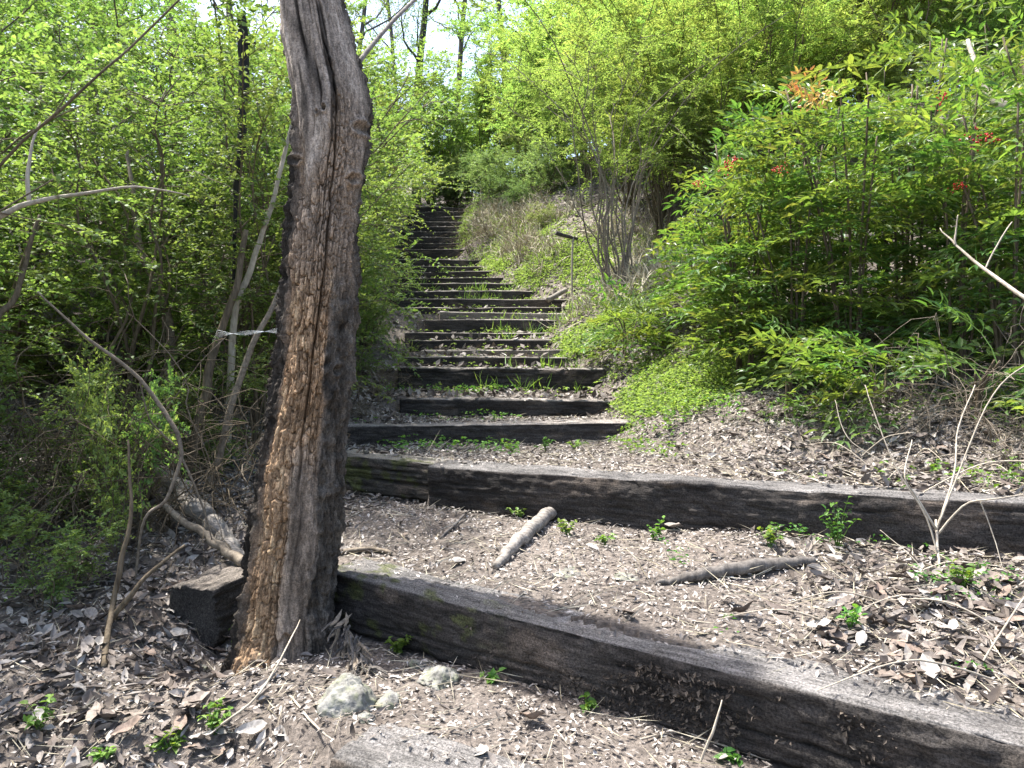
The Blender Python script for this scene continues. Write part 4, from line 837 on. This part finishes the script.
x, y, r = scatter(44000, -3.6, 3.4, 1.0, 7.0, d_leaf, 601, 1.15); L = r.uniform(.02, .066, len(x)) * np.where(abs(x - .2) < .7, .6, 1); 
lay(x, y, r, L, L * r.uniform(.3, .55, len(x)), M_DRY, 'leaf_litter', 'curled dead leaves strewn over the ground', 8)
x, y, r = scatter(110000, -2.2, 2.6, 1.0, 5.8, lambda x, y: not_timber(x, y) * .9, 602, 1.2); L = r.uniform(.004, .026, len(x)) * np.where(y > 3.5, 1.25, 1.0)
lay(x, y, r, L, L * r.uniform(.15, .6, len(x)), M_CHIP, 'wood_chips', 'fine chips, bark crumbs and straw on the treads', 2, .3, .003, -.1, .3)
x, y, r = scatter(10000, -1.9, 2.8, 1.0, 5.6, lambda x, y: not_timber(x, y) * (.35 + .6 * sstep(.5, 1.3, x)), 603, 1.2); L = r.uniform(.04, .20, len(x))
lay(x, y, r, L, np.full(len(x), .0028), M_STRAW, 'dry_stalks', 'thin dry stalks and straw lying on the ground', 2, .18, .008, -.05, .5)
x, y, r = scatter(26000, -2.2, 3.0, 5.6, 17, lambda x, y: .8 + 0 * x, 604); L = r.uniform(.03, .09, len(x))
lay(x, y, r, L, L * .5, M_DRY, 'far_litter', 'dead leaves on the upper treads and banks', 2)
rc = np.random.default_rng(655); n = 1500; tt = np.clip(rc.beta(3, 2.2, n), 0, 1); A, B = np.array(SL[1]), np.array(SR[1]); Pc = A + (B - A) * (.2 + .75 * tt[:, None]); Pc[:, 2] -= .03 + .15 * rc.random(n)
kp = fbm(tt * 14, Pc[:, 2] * 14, 0, 66, 3) > .05; Pc = Pc[kp]; n = len(Pc); fn = np.array([(B - A)[1], -(B - A)[0], 0]); fn /= np.linalg.norm(fn); Pc = Pc + fn * .004
L = rc.uniform(.006, .022, n); V, f = leaves(Pc, rc.normal(size=(n, 3)) - fn * (rc.normal(size=(n, 3)) @ fn)[:, None], unit(fn + rc.normal(size=(n, 3)) * .5), L, L * .5, 2)
st1 = [o for o in bpy.data.objects if o.get('label', '').startswith('long dark timber step running')][0]
V = np.array([st1.matrix_world.inverted() @ Vector(q) for q in V]); add('dirt_crumbs', mesh('dirt_crumbs', V, f, island_mat('dirt_crumb', [(0, (.03, .025, .02)), (.6, (.07, .056, .045)), (1, (.17, .14, .11))])), st1, kind='stuff')
# single large dead leaves, near enough to pick out
lfm = []
for k in range(5):
    r = np.random.default_rng(700 + k); n = 9; t = np.linspace(0, 1, n); wv = .5 * np.sin(np.pi * t ** .85) ** .8 * r.uniform(.38, .55); wv[0] = .02; wv[-1] = .01
    cu = r.uniform(-.5, .5); cs = r.uniform(.1, .5); zc = cu * (t - .5) ** 2 * 1.2 + .03 * r.normal(size=n)
    rows = [np.stack([t - .5, s * wv * math.cos(cs), zc + abs(s) * wv * math.sin(cs) * (1 if k % 2 else -.6) + .02 * r.normal(size=n)], -1) for s in (-1, -.5, 0, .5, 1)]
    V = np.concatenate(rows); a_ = np.arange(n - 1); f = np.concatenate([np.stack([b * n + a_, b * n + a_ + 1, (b + 1) * n + a_ + 1, (b + 1) * n + a_], -1) for b in range(4)])
    lfm.append((V, f))
LFC = [(.24, .20, .168), (.18, .145, .12), (.34, .315, .285), (.125, .10, .085), (.285, .25, .22), (.22, .165, .13)]
LMATS = []
for k, c in enumerate(LFC): LMATS.append(wood_mat('dead_leaf_blade', tuple(q * .65 for q in c), tuple(q * 1.15 for q in c), (6, 6, 6), .65, .15))
LMESH = [mesh('dead_leaf', V, f, LMATS[m], True) for V, f in lfm for m in range(6)]
GROUND = bpy.data.objects['ground']
cnt = 0
while cnt < 230:
    if rnd.random() < .5: u, v = rnd.uniform(820, 1023), rnd.uniform(430, 700)
    elif rnd.random() < .75: u, v = rnd.uniform(0, 240), rnd.uniform(580, 765)
    else: u, v = rnd.uniform(240, 820), rnd.uniform(420, 765)
    p = ground_at(u, v); 
    if not_timber(np.array([p.x]), np.array([p.y]))[0] < .9: continue
    s = rnd.uniform(.05, .095)
    add('dead_leaf', LMESH[rnd.randrange(len(LMESH))], GROUND, loc=(p.x, p.y, gz(p.x, p.y) + .014 + .1 * s), rot=(rnd.uniform(-.5, .5), rnd.uniform(-.45, .45), R6()), scale=s); cnt += 1
# green groundcover right of the steps and in patches
def d_cover(x, y):
    xr = np.interp(y, EDY, EDR); m = sstep(-.05, .15, x - xr) * sstep(1.6, .7, x - xr) * sstep(4.6, 5.2, y); pat = sstep(-.45, .25, fbm(x * 1.8, y * 1.8, 0, 88, 3))
    return np.clip(m * (pat * .9 + .1) + .06 * sstep(5.8, 6.5, y), 0, 1)
def cover(n, x0, x1, y0, y1, dens, seed, name, label, Lr, mat, hmax=.07):
    x, y, r = scatter(n, x0, x1, y0, y1, dens, seed); m = len(x); k = 4; X = np.repeat(x, k) + r.normal(size=m * k) * .012; Y = np.repeat(y, k) + r.normal(size=m * k) * .012; Z = height(X, Y) + np.repeat(r.uniform(.005, hmax, m), k)
    D = r.normal(size=(m * k, 3)) * [1, 1, .3]; L = r.uniform(*Lr, m * k); V, f = leaves(np.stack([X, Y, Z], -1), D, unit(r.normal(size=(m * k, 3)) * .4 + [0, 0, 1]), L, L * .7, 2, .1, .2)
    add(name, mesh(name, V, f, mat), label=label, kind='stuff')
cover(140000, -1.2, 3.0, 4.6, 17, d_cover, 611, 'ground_cover', 'bright green low weeds carpeting the bank right of the steps', (.016, .034), M_LF_YELLOW)
cover(2600, -1.5, 2.6, 4.3, 6.5, lambda x, y: np.clip(sstep(.1, .5, fbm(x * 3, y * 3, 0, 92, 3)) * (abs(x - .5) > .45), 0, 1) * not_timber(x, y), 612, 'weed_patch', 'scattered green weeds beside the third and fourth steps', (.014, .028), M_LF_SEED)
cover(4000, .6, 3.2, 2.9, 5.4, lambda x, y: sstep(.0, .6, fbm(x * 2.5, y * 2.5, 0, 94, 3)) * not_timber(x, y) * .6, 613, 'weed_sprinkle', 'sparse green weeds among dead leaves above the second step', (.014, .03), M_LF_SEED, .09)
cover(1800, .55, 2.2, 1.7, 3.0, lambda x, y: sstep(.15, .6, fbm(x * 4, y * 4, 0, 96, 3)) * not_timber(x, y) * .7, 614, 'weed_scatter', 'sparse small weeds among the leaves right of the broken log', (.01, .02), M_LF_SEED, .06)
def blades(px, py, r, mat, name, label, Lr, n_each, spread, lean=.5):
    m = len(px); X = np.repeat(px, n_each) + r.normal(size=m * n_each) * spread; Y = np.repeat(py, n_each) + r.normal(size=m * n_each) * spread; Z = height(X, Y)
    D = r.normal(size=(len(X), 3)) * lean + [0, 0, 1]; L = r.uniform(*Lr, len(X)); V, f = leaves(np.stack([X, Y, Z], -1), D, unit(r.normal(size=(len(X), 3))), L, L * .035 + .0015, 4, .35, .1)
    add(name, mesh(name, V, f, mat), label=label, kind='stuff')
x, y, r = scatter(900, -1.5, .9, 6.4, 13, lambda x, y: sstep(.15, .6, fbm(x * 2, y * 2, 0, 95, 2)) * .8, 621)
blades(x, y, r, M_GRASS, 'grass', 'tufts of green grass growing on the far treads', (.06, .2), 9, .03)
x, y, r = scatter(5200, -.8, 3.0, 7.5, 17, lambda x, y: sstep(.1, .5, x - np.interp(y, EDY, EDR)) * sstep(2.2, .9, x - np.interp(y, EDY, EDR)) * sstep(-.6, .1, fbm(x * 1.2, y * 1.2, 0, 97, 2)), 622)
blades(x, y, r, M_STRAW, 'dry_grass', 'matted straw-coloured dry grass on the right bank', (.1, .34), 10, .06, 1.1)

# ------------------------------------------------------------------ seedlings that can be told apart
def seedling(u, v, wpx, label, seed, tall=1.0, nst=6):
    p = ground_at(u, v); r = np.random.default_rng(seed); rad = wpx / 2 / F * p.y; g = Geo(); root = add('seedling', None, loc=p, label=label, cat='seedling'); LP, LD = [], []
    for s in range(nst):
        az = r.uniform(0, 6.28); hh = rad * tall * r.uniform(.6, 1.4); tip = np.array([math.cos(az) * rad * r.uniform(.2, .9), math.sin(az) * rad * r.uniform(.2, .9), hh])
        P = spline([[0, 0, -.01], tip * [.4, .4, .6], tip], 6); g.put(*tube_arr(P, np.linspace(.0016, .0008, 6), 4))
        for k in range(2, 6):
            for q in range(2): LP.append(P[k]); LD.append(r.normal(size=3) * [1, 1, .35] + [0, 0, .15])
    add('stems', g.mesh('stems', M_LF_SEED), root); LP, LD = np.array(LP), np.array(LD); L = r.uniform(.012, .028, len(LP))
    V, f = leaves(LP, LD, unit(r.normal(size=LP.shape) * .35 + [0, 0, 1]), L, L * .62, 8, .15, .2); add('leaves', mesh('leaves', V, f, M_LF_SEED), root, kind='stuff')
for k, (u, v, wp, lb, tl, ns) in enumerate([
    (398, 655, 44, 'bright green seedling clump between the bark heap and the pale rock', .6, 11), (490, 683, 30, 'small green seedling at the foot of the lowest step, right of the pale rock', .6, 6),
    (586, 710, 22, 'small green seedling at the foot of the lowest step near its middle', .7, 5), (762, 752, 34, 'green seedling before the lowest step, nearest the bottom right', .8, 7), (728, 762, 26, 'low green sprout at the bottom edge beside a taller seedling', .5, 5),
    (520, 518, 34, 'seedling under the second step, left of the driftwood stick', .7, 7), (568, 536, 30, 'dark seedling just right of the driftwood stick', .8, 7), (604, 545, 26, 'low seedling in leaves between the driftwood and the broken log', .6, 6),
    (655, 540, 26, 'seedling standing against the middle of the second step', 1.2, 6), (770, 548, 34, 'seedling above the broken log against the second step', .8, 7), (838, 552, 50, 'tallest leafy weed standing before the right part of the second step', 1.7, 11),
    (962, 590, 50, 'bright green weed clump near the right edge of the lower tread', .8, 12), (850, 630, 36, 'sparse green weed among pale leaves on the lower tread', .9, 6), (545, 452, 28, 'seedling at the foot of the third step', .8, 7), (575, 450, 24, 'seedling at the right foot of the third step', .8, 6),
    (510, 452, 22, 'low seedling left of the other two at the third step', .6, 6), (240, 655, 30, 'dark green sprout growing on the dead trunk foot', 1.3, 5), (215, 735, 44, 'green weed at the bottom edge below the dead trunk', .9, 8), (170, 752, 50, 'low green weeds at the bottom edge, lower left', .5, 8), (40, 735, 50, 'thin green weed in the bottom left corner', 1.0, 6), (105, 762, 40, 'small green weed at the bottom edge among brown leaves', .7, 6)]):
    seedling(u, v, wp, lb, 800 + k, tl, ns)
# spider silk strung between twigs and the trunk
web = add('cobweb', None, loc=at(215, 332, 2.75), label='wisp of white spider silk strung from twigs to the trunk', cat='cobweb')
for k in range(6):
    a_, b_, c_ = at(212 + k, 340 - 2 * k, 2.9), at(245, 331 + k * .8, 2.75), at(277, 333 - k, 2.55); g = Geo(); g.put(*tube_arr(spline([np.array(q - web.location) for q in (a_, b_, c_)], 14), .00035, 3)); add('thread', g.mesh('thread', M_WEB), web)
